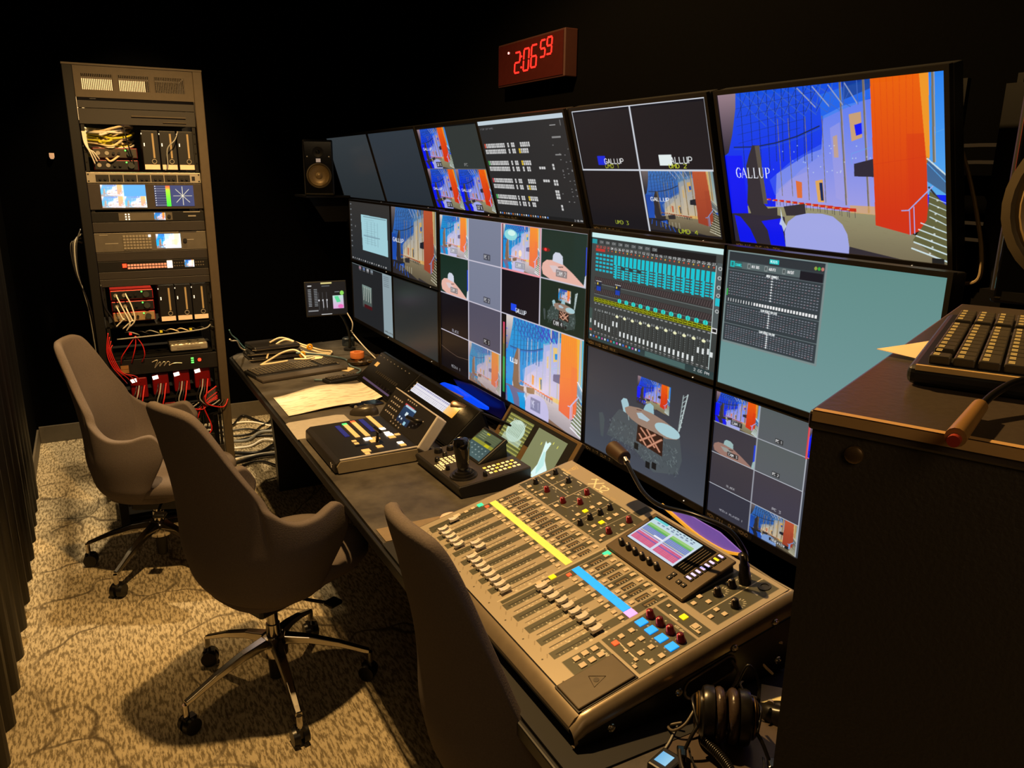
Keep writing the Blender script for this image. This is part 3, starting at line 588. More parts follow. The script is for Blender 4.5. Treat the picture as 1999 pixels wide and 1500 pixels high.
# ------------------------------------------------------------------ wall clock
M_blk = mat('black_plastic', (20,20,20), .45); M_blkg = mat('black_gloss', (10,10,11), .12, coat=.5)
M_mblk = mat('black_metal', (24,23,22), .38, metal=.6)
def clock():
    X = 1.66; t = thing('wall_clock', 'digital wall clock with red numerals 2:06 59 above the monitors', 'clock', (X, 2.97, 2.212), R90)
    w, h = .545, .172
    obj('case', MB().box(-w/2, w/2, .0, .058, -h/2, h/2), mat('clock_case', (46,20,15), .5), t, bevel=.004)
    obj('lens', MB().box(-w/2+.008, w/2-.008, -.003, .002, -h/2+.008, h/2-.008), mat('clock_lens', (46,16,14), .2, emit=.02, ec=(120,20,15)), t)
    red = mat('red_led', (255,40,30), .4, emit=1.6, ec=(255,38,34), var=0)
    S7 = {'2':'abged','0':'abcdef','6':'afgedc','5':'afgcd','9':'abcdfg'}
    def digit(ch, cx, cz, dw, dh):
        mb = MB(); th = .0065; sk = .10
        seg = {'a':((0,1),(1,1)),'b':((1,1),(1,.5)),'c':((1,.5),(1,0)),'d':((0,0),(1,0)),'e':((0,.5),(0,0)),'f':((0,1),(0,.5)),'g':((0,.5),(1,.5))}
        for s in S7[ch]:
            (x0,y0),(x1,y1) = seg[s]
            def P(x, y): return Vector((cx+(x-.5)*dw+(y-.5)*dh*sk, -.005, cz+(y-.5)*dh))
            a, b = P(x0,y0), P(x1,y1); d = (b-a).normalized(); n = Vector((-d.z, 0, d.x)); a = a+d*.004; b = b-d*.004
            v = [a+n*th/2, a+d*-.002, a-n*th/2, b-n*th/2, b+d*.002, b+n*th/2]
            mb.add([tuple(q) for q in v]+[tuple(q+Vector((0,.003,0))) for q in v], [(0,1,2,3,4,5),(11,10,9,8,7,6)]+[(i,(i+1)%6,6+(i+1)%6,6+i) for i in range(6)])
        obj('digit', mb, red, t)
    digit('2', -.093, .0, .042, .078); digit('0', -.018, .004, .042, .082); digit('6', .045, .010, .042, .082)
    digit('5', .115, .030, .036, .060); digit('9', .165, .035, .036, .060)
    for z in (-.022, .02): obj('colon_dot', MB().cyl((-.058,-.006,z),(-.058,-.003,z),.004), red, t)
    obj('indicator_lamp', MB().cyl((-.17,-.006,.045),(-.17,-.003,.045),.005), mat('pink_led', (255,170,180), .4, emit=1.5), t)
clock()
# ------------------------------------------------------------------ monitors
PIC = painted('lit_screen', 1., .3)
M_bez = mat('monitor_bezel', (22,20,19), .32); LBL = painted('printed_label', 0, .6)
def labelimg(t, w=150, h=12, fg=K(150,130,100), bg=K(14,13,12)):
    c = CV(w, h, bg); c.sub(0,0,1,1).text(t, .02, .2, .6, .9/len(t)/1.35, fg, .9); return c.out()
def monitor(label, Y0, Y1, X, zt, zb, img, tilt=0., text=None, group='wall monitors', bz=.011, bb=.020):
    w = Y0-Y1; h = (zt-zb)/math.cos(tilt) if tilt else zt-zb
    # origin at the bottom centre of the lit area
    t = thing('wall_monitor', label, 'monitor', (X, (Y0+Y1)/2, zb), group=group, rot=(tilt, 0, R90))
    obj('bezel', MB().box(-w/2-bz, w/2+bz, .0, .012, h, h+bz).box(-w/2-bz, w/2+bz, .0, .012, -bb, 0).box(-w/2-bz, -w/2, .0, .012, 0, h).box(w/2, w/2+bz, .0, .012, 0, h)
        , M_bez, t)
    obj('back_shell', MB().box(-w/2-bz+.001, w/2+bz-.001, .0125, .045, -bb+.001, h+bz-.001), M_blk, t, bevel=.004)
    picture('screen', img, w, h, PIC, t, loc=(0, .004, h/2))
    obj('status_light', MB().cyl((w/2-.08,-.002,-bb/2),(w/2-.08,.001,-bb/2),.0016,n=8), mat('status_led', (230,225,210), .4, emit=.8), t)
    if text: picture('bezel_label', labelimg(text), .17, .013, LBL, t, loc=(-w/2+.09, -.0008, -bb/2))
    return t
S = 1.15; XM = 1.4287
def tilted(lab, a, b, img, text=None): monitor(lab, a*S, b*S, 1.544, 1.602+.3798*math.cos(.2729), 1.602, img, .2729, text, 'tilted monitors of the top row')
def grey(a, b): return sc_plain(K(*a), (24,24), K(*b))
tilted('blank dark grey monitor at the far end of the tilted top row', 4.58, 3.864, grey((52,58,62),(40,46,50)))
tilted('blank blue grey monitor in the top row right of the other blank one', 3.84, 3.231, grey((48,56,64),(38,46,54)))
tilted('top row monitor split in four with three views of a blue lobby', 3.197, 2.63, sc_quad())
tilted('top row monitor showing rows of small grey buttons on dark background', 2.616, 2.043, sc_switcher(), 'MON 14 OUT')
tilted('top row monitor split in four black tiles with one lobby view', 1.997, 1.439, sc_umd(), 'MON 115 OUT 11')
tilted('large top row monitor showing a blue lit lobby with orange pillar', 1.399, .868, sc_program(), 'MON 116, OUT 12, PGM')
def flat(lab, a, b, zt, zb, img, text=None, g='upright monitors under the top row'): monitor(lab, a*S, b*S, XM, zt, zb, img, 0, text, g)
Z2, Z2b, Z3, Z3b = 1.592, 1.245, 1.2206, .8774
flat('monitor with a pale document window on a dark desktop', 4.153, 3.522, Z2, Z2b, sc_desktop())
flat('narrow looking monitor with a muted lobby picture beside the document monitor', 3.505, 2.969, Z2, Z2b, sc_lobby_small())
flat('monitor with a photo editor window and pale side panel above the tablet', 4.153, 3.522, Z3, Z3b, sc_editor())
flat('blank dark monitor in the bottom row below the muted lobby picture', 3.505, 2.969, Z3, Z3b, grey((34,38,40),(44,48,48)))
monitor('big multiview monitor with a grid of camera pictures and lobby view', 2.937*S, 1.87*S, XM, 1.5843, .8773, sc_multi(), group=None, bz=.014, bb=.022)
flat('monitor showing audio mixing software with cyan bars and yellow row', 1.852, 1.325, Z2, Z2b, sc_desk_mixer(), 'MON 110 OUT MIX')
flat('monitor with teal desktop and a dark meter window', 1.314, .80, Z2, Z2b, sc_meters())
flat('monitor showing a dark studio set with oval table and chairs', 1.852, 1.325, Z3, Z3b, sc_set(), 'MON 117 OUT 7')
flat('bottom row monitor with a dim grid of camera tiles beside the black cabinet', 1.314, .80, Z3, Z3b, sc_multi2(), 'MON F11, OUT MONO')
# frame that carries the monitors
t = thing('monitor_mount', 'black metal wall mount carrying the bank of monitors', 'mount', (1.60, 2.9, .80))
obj('upright', MB().box(-.02, .02, -2.0, -1.94, -.055, 1.15), M_mblk, t); obj('upright', MB().box(-.02, .02, -.5, -.44, -.055, 1.15), M_mblk, t)
obj('upright', MB().box(-.02, .02, .9, .96, -.055, 1.15), M_mblk, t); obj('rail', MB().box(-.06, -.02, -2.05, 2.3, .30, .36), M_mblk, t)
obj('rail', MB().box(-.06, -.02, -2.05, 2.3, .60, .66), M_mblk, t)
# ------------------------------------------------------------------ loudspeakers
def speaker(label, loc, rz, w, h, d, group=None, rf=.36):
    t = thing('studio_loudspeaker', label, 'loudspeaker', loc, rz, group)
    obj('cabinet', MB().box(-w/2, w/2, 0, d, 0, h), mat('speaker_vinyl', (30,25,20), .5), t, bevel=.008)
    obj('front_baffle', MB().box(-w/2+.006, w/2-.006, -.006, .002, .008, h-.008), M_blkg, t, bevel=.004)
    r = w*rf; zc = h*(.36 if rf < .4 else .42)
    Rx = Matrix.Translation((0, -.006, zc)) @ Matrix.Rotation(PI/2, 4, 'X')
    obj('woofer_ring', MB().lathe([(r*1.16,0),(r*1.16,.006),(r*1.05,.009),(r*1.0,.004),(r*1.0,0)], 36, Rx), mat('dark_ring', (96,84,62), .4, metal=.2), t, smooth=True)
    obj('woofer_cone', MB().lathe([(r*1.0,.003),(r*.93,.009),(r*.85,.004),(r*.5,.001),(r*.34,-.0),(r*.33,.006),(r*.2,.012),(0.001,.014)], 36, Rx, capb=False), mat('cone_paper', (150,126,84), .35, metal=.2), t, smooth=True)
    Rt = Matrix.Translation((0, -.006, h*.78)) @ Matrix.Rotation(PI/2, 4, 'X')
    obj('tweeter', MB().lathe([(r*.5,0),(r*.48,.004),(r*.2,.001),(.012,.003),(.006,.008),(.001,.009)], 24, Rt), M_blk, t, smooth=True)
    obj('badge', MB().box(-.014, .014, -.009, -.005, h*.60, h*.60+.022), mat('badge_white', (235,215,200), .4, emit=.25), t)
    for x in (-1, 1): obj('screw', MB().cyl((x*w*.36,-.009,h*.70),(x*w*.36,-.005,h*.70),.004,n=8), mat('bright_metal', (200,195,185), .25, metal=1), t)
    return t
speaker('black studio loudspeaker at the far end of the top monitor row', (1.345, 5.12, 1.615), math.radians(-14), .185, .34, .30, None)
t = thing('speaker_shelf', 'small black shelf under the far loudspeaker', 'shelf', (1.40, 5.25, 1.60))
obj('plate', MB().box(-.14, .315, -.12, .20, 0, .012), M_mblk, t); obj('bracket', MB().prism([(.0,-.16),(.315,-.16),(.315,0),(-.1,0)], -.01, .01, 'y'), M_mblk, t)
speaker('large black studio loudspeaker cut off by the right edge of the view', (1.373, .648, 1.575), math.radians(-66), .27, .385, .27, None, .44)
t = thing('loudspeaker_bracket', 'black wall bracket carrying the near loudspeaker', 'bracket', (1.72, .66, 1.57))
obj('plate', MB().box(-.012, 0, -.10, .10, -.10, .14), M_mblk, t); obj('arm', MB().box(-.36, -.012, -.03, .03, -.012, .012), M_mblk, t); obj('cradle', MB().box(-.40, -.14, -.13, .13, .012, .026), M_mblk, t)
# cable ladder on the wall between monitors and the near loudspeaker
t = thing('cable_bracket', 'black wall bracket with four thin bars right of the large lobby monitor', 'bracket', (1.60, 1.005, 1.75))
for z in (.088, .055, -.065, -.098): obj('bar', MB().tube([(0,.058,z),(0,.0,z+.001),(0,-.055,z)], .0035, 8, 2), mat('steel_lit_tint', (170,135,90), .4, metal=.3, emit=.06), t)  # bars glow faintly tan in place of light that misses them
obj('side_rail', MB().box(.004, .016, .050, .062, -.2, .22), M_mblk, t); obj('side_rail', MB().box(.004, .016, -.062, -.050, -.2, .22), M_mblk, t)
obj('wall_arm', MB().box(.016, .12, -.05, .05, -.01, .03), M_mblk, t)
o = obj('hanging_cable', MB().tube([(1.585,1.055,1.845),(1.575,1.03,1.835),(1.57,.995,1.77),(1.57,.965,1.69),(1.57,.948,1.63),(1.57,.945,1.58),(1.575,.98,1.565),(1.58,1.04,1.56)], .004, 8, 6), mat('tan_cable', (150,130,95), .45), smooth=True)
tag(o, 'tan cable drooping from the wall bracket beside the near loudspeaker', 'cable')
# ------------------------------------------------------------------ camera and light
cam = bpy.data.objects.new('camera', bpy.data.cameras.new('camera')); COL.objects.link(cam)
Rm = np.array([[0.8819903753997704, -0.47115713295956585, 0.010194790998041482], [-0.11528153359243742, -0.23667766552811775, -0.964724753830198], [0.45694982844372256, 0.849702676647239, -0.2630631399184806]])
cam.matrix_world = Matrix([[Rm[0][0], -Rm[1][0], -Rm[2][0], 0], [Rm[0][1], -Rm[1][1], -Rm[2][1], 0], [Rm[0][2], -Rm[1][2], -Rm[2][2], 1.78], [0,0,0,1]])
cam.data.sensor_width = 36; cam.data.lens = 1528.65/1999*36; cam.data.clip_start = .02
bpy.context.scene.camera = cam
def spot(name, loc, tgt, e, size, blend, r, col):
    l = bpy.data.lights.new(name, 'SPOT'); l.energy = e; l.spot_size = math.radians(size); l.spot_blend = blend; l.shadow_soft_size = r; l.color = col
    o = bpy.data.objects.new(name, l); COL.objects.link(o); o.location = loc
    o.rotation_euler = (Vector(tgt)-Vector(loc)).to_track_quat('-Z', 'Y').to_euler(); return o
WARM = (1., .60, .22)
spot('downlight_desk', (.45, 2.13, 3.2), (.45, 2.13, 0), 400, 138, .35, .035, WARM)
spot('downlight_aisle', (.43, 3.58, 3.2), (.40, 3.62, 0), 130, 46, .5, .035, WARM)
spot('downlight_rack', (.12, 4.45, 3.2), (.12, 4.45, 0), 330, 58, .5, .03, (1., .74, .42))
spot('downlight_back', (.45, 5.25, 3.2), (.3, 5.3, 0), 190, 76, .5, .04, (1., .70, .36))
l = bpy.data.lights.new('room_fill', 'AREA'); l.energy = 9; l.size = 1.0; l.color = (1., .68, .36); o = bpy.data.objects.new('room_fill', l); COL.objects.link(o); o.location = (-.05, -1.2, 2.7)
o.rotation_euler = (Vector((.9,1.2,.8))-Vector(o.location)).to_track_quat('-Z', 'Y').to_euler()
w = bpy.data.worlds.new('world'); bpy.context.scene.world = w; w.use_nodes = True
w.node_tree.nodes['Background'].inputs['Color'].default_value = (.02,.02,.025,1); w.node_tree.nodes['Background'].inputs['Strength'].default_value = .1
vs = bpy.context.scene.view_settings
vs.view_transform = 'Standard'; vs.look = 'None'; vs.exposure = 0; vs.gamma = 1
# ------------------------------------------------------------------ desk
def stone():
    m = mat('stone_laminate', (70,66,60), .42, var=.0)
    nt = m.node_tree; b = nt.nodes['Principled BSDF']; N = nt.nodes.new; L = nt.links.new
    tc = N('ShaderNodeTexCoord'); a = N('ShaderNodeTexNoise'); a.inputs['Scale'].default_value = 7; a.inputs['Detail'].default_value = 8; a.inputs['Roughness'].default_value = .7; L(tc.outputs['Object'], a.inputs['Vector'])
    r = N('ShaderNodeValToRGB'); r.color_ramp.elements[0].position = .35; r.color_ramp.elements[1].position = .68
    r.color_ramp.elements[0].color = (*lin((60,56,51)), 1); r.color_ramp.elements[1].color = (*lin((92,87,79)), 1); L(a.outputs['Fac'], r.inputs['Fac']); L(r.outputs['Color'], b.inputs['Base Color'])
    return m
DZ = .74
t = thing('control_desk', 'long dark stone topped control desk running under the monitors', 'desk', (0,0,0))
obj('worktop', MB().prism([(.65,.66),(1.40,.66),(1.40,4.78),(1.22,4.75),(.70,4.635),(.66,4.60),(.65,4.55)], DZ-.026, DZ, 'z'), stone(), t)
obj('front_edge', MB().prism([(.632,.655),(.645,.655),(.645,4.56),(.70,4.645),(1.22,4.765),(1.22,4.775),(.69,4.66),(.632,4.57)], DZ-.034, DZ-.001, 'z'), M_blk, t, bevel=.004)
obj('subframe', MB().box(.70, 1.38, .67, 4.55, DZ-.06, DZ-.0265), M_mblk, t)
for y in (4.30, .75): obj('leg_panel', MB().prism([(.80,0),(1.36,0),(1.36,DZ-.061),(.80,DZ-.061),(.785,.5),(.80,.25)], y-.03, y+.03, 'y'), M_blk, t)
obj('modesty_panel', MB().box(1.30, 1.32, .79, 4.26, .12, DZ-.061), M_blk, t)
o = obj('raised_shelf', MB().box(1.402, 1.66, -.15, 4.9, .70, .742), M_blkg); tag(o, 'black gloss shelf behind the desk below the monitors', 'shelf')
t = thing('shelf_support', 'black panel carrying the shelf behind the desk', 'panel', (1.5, 2, 0)); obj('panel', MB().box(-.06, -.04, -2.1, 2.8, 0, .698), M_blk, t)
# ------------------------------------------------------------------ office chairs
M_fab = mat('taupe_fabric', (100,91,87), .9, var=.10, scale=260, bump=.25, spec=.2)
M_chr = mat('polished_aluminium', (190,185,176), .14, metal=1.)
M_cst = mat('caster_plastic', (14,13,13), .35)
def sst(a, b, x): x = min(1, max(0, (x-a)/(b-a))); return x*x*(3-2*x)
TP = [(0,1.12),(.13,1.115),(.21,1.09),(.27,1.02),(.34,.915),(.43,.805),(.55,.742),(.70,.735),(.84,.750),(.93,.745),(1,.685)]
TP3 = [(0,1.12),(.13,1.115),(.21,1.09),(.26,1.01),(.31,.88),(.36,.765),(.42,.70),(.55,.69),(.70,.69),(.84,.695),(.93,.69),(1,.65)]
def interp(s, TP=TP):
    for i in range(len(TP)-1):
        if s <= TP[i+1][0] or i == len(TP)-2:
            p0 = TP[max(i-1,0)]; p1 = TP[i]; p2 = TP[i+1]; p3 = TP[min(i+2,len(TP)-1)]
            t = (s-p1[0])/(p2[0]-p1[0]); h = p2[0]-p1[0]
            m1 = (p2[1]-p0[1])/max(1e-6,p2[0]-p0[0])*h; m2 = (p3[1]-p1[1])/max(1e-6,p3[0]-p1[0])*h
            return (2*t**3-3*t*t+1)*p1[1]+(t**3-2*t*t+t)*m1+(-2*t**3+3*t*t)*p2[1]+(t**3-t*t)*m2
def shell_mesh(prof):
    def fn(a, v):
        u = a*2-1; s = abs(u); sg = 1 if u >= 0 else -1
        top = interp(s, prof)
        bot = .44+.06*sst(.72,1,s)
        z = bot+(top-bot)*v
        r = .66+.22*sst(.40,.50,z)+.12*sst(.45,.66,z)
        up = max(0, z-.66)
        A = .262*r*(1-.15*sst(.66,1.1,z)); B = .235*r
        if s < .66:
            ph = s/.66*PI/2; x = A*math.sin(ph)**.85 if ph > 0 else 0; y = -B*math.cos(ph)**.9 if ph < PI/2-1e-6 else 0
        else:
            k = (s-.66)/.34; x = A*(1-.07*k*k); y = k*(.04+.105*sst(.44,.70,z))
        y -= .13*up**1.1/.5**.1 + .0; y -= .015*sst(.95,1.13,z)
        y += .012*math.sin(PI*min(1,max(0,(z-.6)/.35)))*(1 if s<.4 else 0)
        return (sg*x, y, z)
    return MB().grid(fn, 81, 23)
def make_chair():
    t = thing('office_chair', 'x', 'chair')
    obj('shell', shell_mesh(TP), M_fab, t, smooth=True, solid=.034, sub=1, angle=180)
    # seat pan closing the shell underneath and cushion
    def sup(r, z, cy, n=40, ex=.225, ey=.25): return [(ex*r*abs(math.cos(a))**.7*(1 if math.cos(a)>=0 else -1), cy+ey*r*abs(math.sin(a))**.7*(1 if math.sin(a)>=0 else -1), z) for a in [2*PI*k/n for k in range(n)]]
    def loft(rings):
        m_ = MB(); n = len(rings[0]); m_.v = [p for r in rings for p in r]
        m_.f = [(i*n+k, i*n+(k+1)%n, (i+1)*n+(k+1)%n, (i+1)*n+k) for i in range(len(rings)-1) for k in range(n)]+[tuple(range(n))[::-1], tuple(range((len(rings)-1)*n, len(rings)*n))]
        return m_
    obj('seat', loft([sup(.80,.447,.07,ey=.275),sup(.95,.452,.07,ey=.275),sup(1.0,.472,.075,ey=.275),sup(1.0,.50,.075,ey=.275),sup(.95,.520,.075,ey=.275),sup(.80,.530,.07,ey=.275),sup(.4,.533,.05,ey=.275)]), M_fab, t, smooth=True, angle=180)
    obj('seat_pan', loft([sup(.45,.395,0,ex=.21,ey=.21),sup(.72,.400,0,ex=.21,ey=.21),sup(.86,.415,0,ex=.205,ey=.205),sup(.95,.435,.02,ex=.2,ey=.205),sup(1.0,.454,.03,ex=.2,ey=.205)]), M_fab, t, smooth=True, angle=180)
    obj('seam', MB().tube([(.13*math.cos(a), -.245-.115*.0+.0, .80+.0*a) if False else (-.13+.26*k/6, -.238+.028*abs(k-3)/3, .80) for k, a in enumerate([0]*7)], .0025, 6, 3), mat('dark_seam', (45,38,36), .9), t)
    obj('tilt_mechanism', MB().box(-.07,.07,-.09,.11,.335,.402), M_blk, t, bevel=.01)
    o = obj('lever', MB().tube([(.06,.04,.365),(.16,.06,.375),(.22,.08,.38)], .006, 8, 3), M_blk, t, smooth=True)
    obj('paddle', MB().box(.20,.245,.06,.11,.372,.388), M_cst, o, bevel=.006)
    obj('gas_column', MB().lathe([(.030,.15),(.030,.20),(.024,.205),(.024,.26),(.019,.262),(.019,.34)], 20), M_chr, t, smooth=True)
    obj('column_sleeve', MB().lathe([(.018,.045),(.023,.05),(.026,.15)], 20), M_blk, t, smooth=True)
    obj('base_hub', MB().lathe([(.034,.135),(.047,.145),(.047,.195),(.038,.21),(.028,.212)], 20), M_chr, t, smooth=True)
    for k in range(5):
        a = PI/2+2*PI*k/5; c, s = math.cos(a), math.sin(a)
        lg = MB()
        sec = [(.035,.200,.024,.030),(.12,.186,.019,.024),(.22,.155,.015,.020),(.30,.122,.013,.016),(.325,.112,.012,.015)]
        vs = []
        for r, z, w, h in sec:
            for dx, dz in ((-w,-h/2),(w,-h/2),(w*.75,h/2),(-w*.75,h/2)): vs.append((c*r-s*dx, s*r+c*dx, z+dz))
        fs = [(0,3,2,1)]+[(i*4+j, i*4+(j+1)%4, (i+1)*4+(j+1)%4, (i+1)*4+j) for i in range(4) for j in range(4)]+[(16,17,18,19)]
        L = obj('leg', lg.add(vs, fs), M_chr, t, bevel=.003)
        obj('caster_stem', MB().cyl((c*.325,s*.325,.055),(c*.325,s*.325,.108),.010), M_chr, L)
        cs = MB(); cx, cy = c*.318, s*.318; q = a+.9*(1 if k%2 else -1)+k*1.3; ax = Vector((math.cos(q), math.sin(q), 0))
        for d in (-1, 1):
            p0 = Vector((cx,cy,.031))+ax*(d*.006); p1 = Vector((cx,cy,.031))+ax*(d*.026)
            cs.cyl(p0, p1, .031, .028, 20)
        cs.box(-.014,.014,-.02,.02,.03,.062, Matrix.Translation((cx,cy,0)) @ Matrix.Rotation(q,4,'Z'))
        obj('caster', cs, M_cst, L, smooth=True)
    return t
def put_chair(t, label, x, y, az, spin):
    """az: facing direction in degrees clockwise from +Y; spin: base angle"""
    t.location = (x, y, 0); t.rotation_euler = (0, 0, math.radians(-az)); t['label'] = label; t['group'] = 'office chairs along the desk'
    for ch in t.children:
        if ch.name.startswith('leg'): ch.rotation_euler = (0, 0, math.radians(spin+az))
    return t
ch = make_chair()
c2 = dup(ch); c3 = dup(ch)
# spin puts one caster at world angle 90+spin
put_chair(ch, 'taupe wraparound office chair farthest away beside the equipment rack', .143, 3.68, 112, -90+15.5)
put_chair(c2, 'taupe high-backed office chair standing alone in the middle of the carpet', .413, 2.50, 65, 54.7-90)
put_chair(c3, 'taupe office chair pushed under the desk at the mixing console', .79, 1.365, 88, 20)

for c_ in list(c3.children):
    if c_.name.startswith('shell'):
        bpy.data.objects.remove(c_)
obj('shell', shell_mesh(TP3), M_fab, c3, smooth=True, solid=.034, sub=1, angle=180)
for c0, dz in ((ch,.045),):
    for c_ in c0.children:
        if c_.name.split('.')[0] in ('shell','seat','seat_pan','tilt_mechanism','lever','seam'): c_.location.z -= dz
# ------------------------------------------------------------------ equipment rack (front faces the camera, -Y)
RX, RY = .27, 4.10
M_rk = mat('rack_steel_lit', (84,73,57), .42, metal=.2); M_rkd = mat('rack_dark_steel', (22,21,20), .5, metal=.4)
M_rkg = mat('rack_grey_face', (96,90,80), .45, metal=.3); M_sil = mat('brushed_silver', (190,182,165), .35, metal=.6)
t = thing('equipment_rack', 'tall black steel equipment rack full of gear at the back left', 'rack', (RX, RY, 0))
H = 2.205
for sx, w0, w1 in ((-1, -.285, -.243), (1, .243, .285)):
    obj('front_post', MB().box(w0, w1, 0, .05, .02, H), M_rk if sx > 0 else M_rkd, t, bevel=.003)  # right post lighter: the light falling on it is put into the colour
    obj('rear_post', MB().box(w0, w1, .56, .61, .02, H), M_rkd, t, bevel=.003)
    mb = MB(); x = sx*.238
    mb.box(min(x, x-sx*.014), max(x, x-sx*.014), .03, .034, .25, H-.14)
    obj('mounting_rail', mb, M_rkd, t)
    mb = MB()
    for k in range(40): mb.cyl((x-sx*.006, .027, .33+.0445*k), (x-sx*.006, .0305, .33+.0445*k), .0035, n=6)
    obj('rail_screw', mb, mat('screw_steel', (70,64,58), .3, metal=1), t)
    obj('side_bar', MB().box(w0+.005, w1-.005, .05, .56, 1.1, 1.14).box(w0+.005, w1-.005, .05, .56, .10, .14), M_rkd, t)
obj('base', MB().box(-.285, .285, 0, .61, 0, .02), M_rkd, t)
obj('top_frame', MB().box(-.285, .285, 0, .012, H, H+.008).box(-.285, .285, .598, .61, H, H+.008).box(-.285, -.25, .012, .598, H, H+.008).box(.25, .285, .012, .598, H, H+.008), M_rk, t)
mb = MB(); za, zb_ = 2.085, 2.2
mb.box(-.243, .243, .004, .010, 2.172, H).box(-.243, .243, .004, .010, za-.012, 2.105)
for g in range(3):
    x0 = -.215+.148*g
    n = 17
    for k in range(n+1): mb.box(x0+.0072*k-.0019, x0+.0072*k+.0019, .004, .010, 2.105, 2.172)
mb.box(-.243, -.217, .004, .010, 2.105, 2.172).box(-.215+17*.0072+.001, -.215+.148-.001, .004, .010, 2.105, 2.172).box(-.215+.148+17*.0072+.001, -.215+.296-.001, .004, .010, 2.105, 2.172).box(-.215+.296+17*.0072+.001, .243, .004, .010, 2.105, 2.172)
obj('vent_panel', mb, M_rk, t)
obj('vent_glow_plate', MB().box(-.24, .08, .50, .505, 2.0, 2.195), mat('vent_glow', (225,205,170), .6, emit=.8, ec=(255,205,140)), t)  # added glowing plate that brightens the vent slots from behind
def panel(z0, z1, label, m, name='blank_panel', cat='panel', d=.004):
    o = obj(name, MB().box(-.2415, .2415, -d, 0, z0, z1), m, loc=(RX, RY+.029, 0), bevel=.0012)
    return tag(o, label, cat, 'rack blanking panels' if name == 'blank_panel' else None)
M_bp = mat('blank_panel_paint', (40,35,31), .5)
t2 = thing('drawer_unit', 'dark blank upper drawer unit below the vented top of the rack', 'drawer', (RX, RY+.029, 0)); obj('face', MB().box(-.2415,.2415,-.004,0,2.03,2.078), M_bp, t2, bevel=.001)
obj('body', MB().box(-.21,.21,.002,.35,2.032,2.076), M_rkd, t2); obj('vent_mark', MB().box(-.19,-.165,-.005,-.0042,2.068,2.0705), M_sil, t2)
t2 = thing('drawer_unit', 'dark blank lower drawer unit with a ledge above the cables in the rack', 'drawer', (RX, RY+.029, 0)); obj('face', MB().box(-.2415,.2415,-.004,0,1.962,2.028), M_bp, t2, bevel=.001)
obj('ledge', MB().box(-.03,.2,-.012,-.004,1.998,2.003).box(.10,.2,-.010,-.004,1.976,1.979), M_rk, t2); obj('body', MB().box(-.21,.21,.002,.35,1.965,2.026), M_rkd, t2)
# upper bay: cables, red interfaces, three card drives
def iface(label, x0, z0, top, knobgreen=True, w=.185, h=.046, face=None):
    t = thing('audio_interface', label, 'interface', (RX+x0, RY+.045, z0), group=None)
    obj('case', MB().box(0, w, 0, .13, 0, h), mat('red_'+str(top[0]), top, .4, metal=.4), t, bevel=.003)
    obj('face', MB().box(.003, w-.003, -.003, 0, .003, h-.003), face or M_blk, t, bevel=.002)
    for k in range(2): obj('jack_socket', MB().cyl((.022+.036*k,-.006,h/2),(.022+.036*k,-.002,h/2),.009), M_sil, t)
    for k in range(2): obj('knob', MB().cyl((.085+.022*k,-.014,h/2),(.085+.022*k,-.003,h/2),.006), M_blk, t)
    obj('monitor_knob', MB().cyl((w-.032,-.018,h/2),(w-.032,-.003,h/2),.014,.012), mat('grey_knob', (80,84,80), .3, metal=.5), t, smooth=True)
    if knobgreen: obj('signal_lamp', MB().cyl((w-.05,-.006,h-.01),(w-.05,-.002,h-.01),.0035), mat('green_lamp', (90,240,90), .4, emit=2.2), t)
    return t
iface('upper dark red audio interface below the bright cables in the rack', -.205, 1.815, (105,16,14), face=mat('iface_face', (62,52,40), .5))
iface('black faced audio interface standing on the silver preamplifier', -.205, 1.762, (105,16,14))
def drive(x, z0, label, tagc):
    t = thing('drive_module', label, 'drive', (RX+x, RY+.036, z0))
    obj('housing', MB().box(0, .073, 0, .16, 0, .178), mat('drive_black', (17,16,16), .45), t, bevel=.003)
    obj('light_strip', MB().box(.044, .052, -.003, 0, .055, .165), mat('warm_strip', (165,140,95), .5, emit=.12), t)
    obj('release_ring', MB().grid(lambda u, v: (.046+(.0095+.002*math.cos(2*PI*v))*math.cos(2*PI*u), -.004+.002*math.sin(2*PI*v), .040+(.0095+.002*math.cos(2*PI*v))*math.sin(2*PI*u)), 20, 7), M_sil, t, smooth=True)
    obj('label_strip', MB().box(.004, .068, -.003, 0, .004, .026), tagc, t)
    obj('status_light', MB().box(.008, .012, -.003, 0, .108, .122), mat('white_led', (255,240,210), .5, emit=1.2), t)
    obj('status_light', MB().box(.0, .003, -.003, 0, .160, .166), mat('white_led', (255,240,210), .5, emit=1.2), t)
lab = mat('paper_label', (235,205,165), .6, emit=.15)
for k, w in enumerate(('left', 'middle', 'right')): drive(.002+.0755*k, 1.764, w+' drive module with cream label in the upper rack bay', lab)
for k, w in enumerate(('left', 'middle', 'right')): drive(.002+.0755*k, 1.047, w+' drive module with cream label in the lower rack bay', lab)
cm = [mat('yellow_cable', (222,214,60), .5), mat('cream_cable', (232,212,170), .5), mat('white_cable', (245,240,225), .5), mat('black_cable', (16,15,15), .4), mat('red_cable', (200,30,26), .45), mat('grey_cable', (150,150,145), .45)]
rr = random.Random(11)
names = ['yellow', 'cream', 'white', 'black', 'red', 'grey']
def cable(label, pts, r, c, group=None, sm=6, name='cable'):
    o = obj(name, MB().tube(pts, r, 7, sm), cm[c] if isinstance(c, int) else c, smooth=True, angle=180); return tag(o, label, 'cable', group)
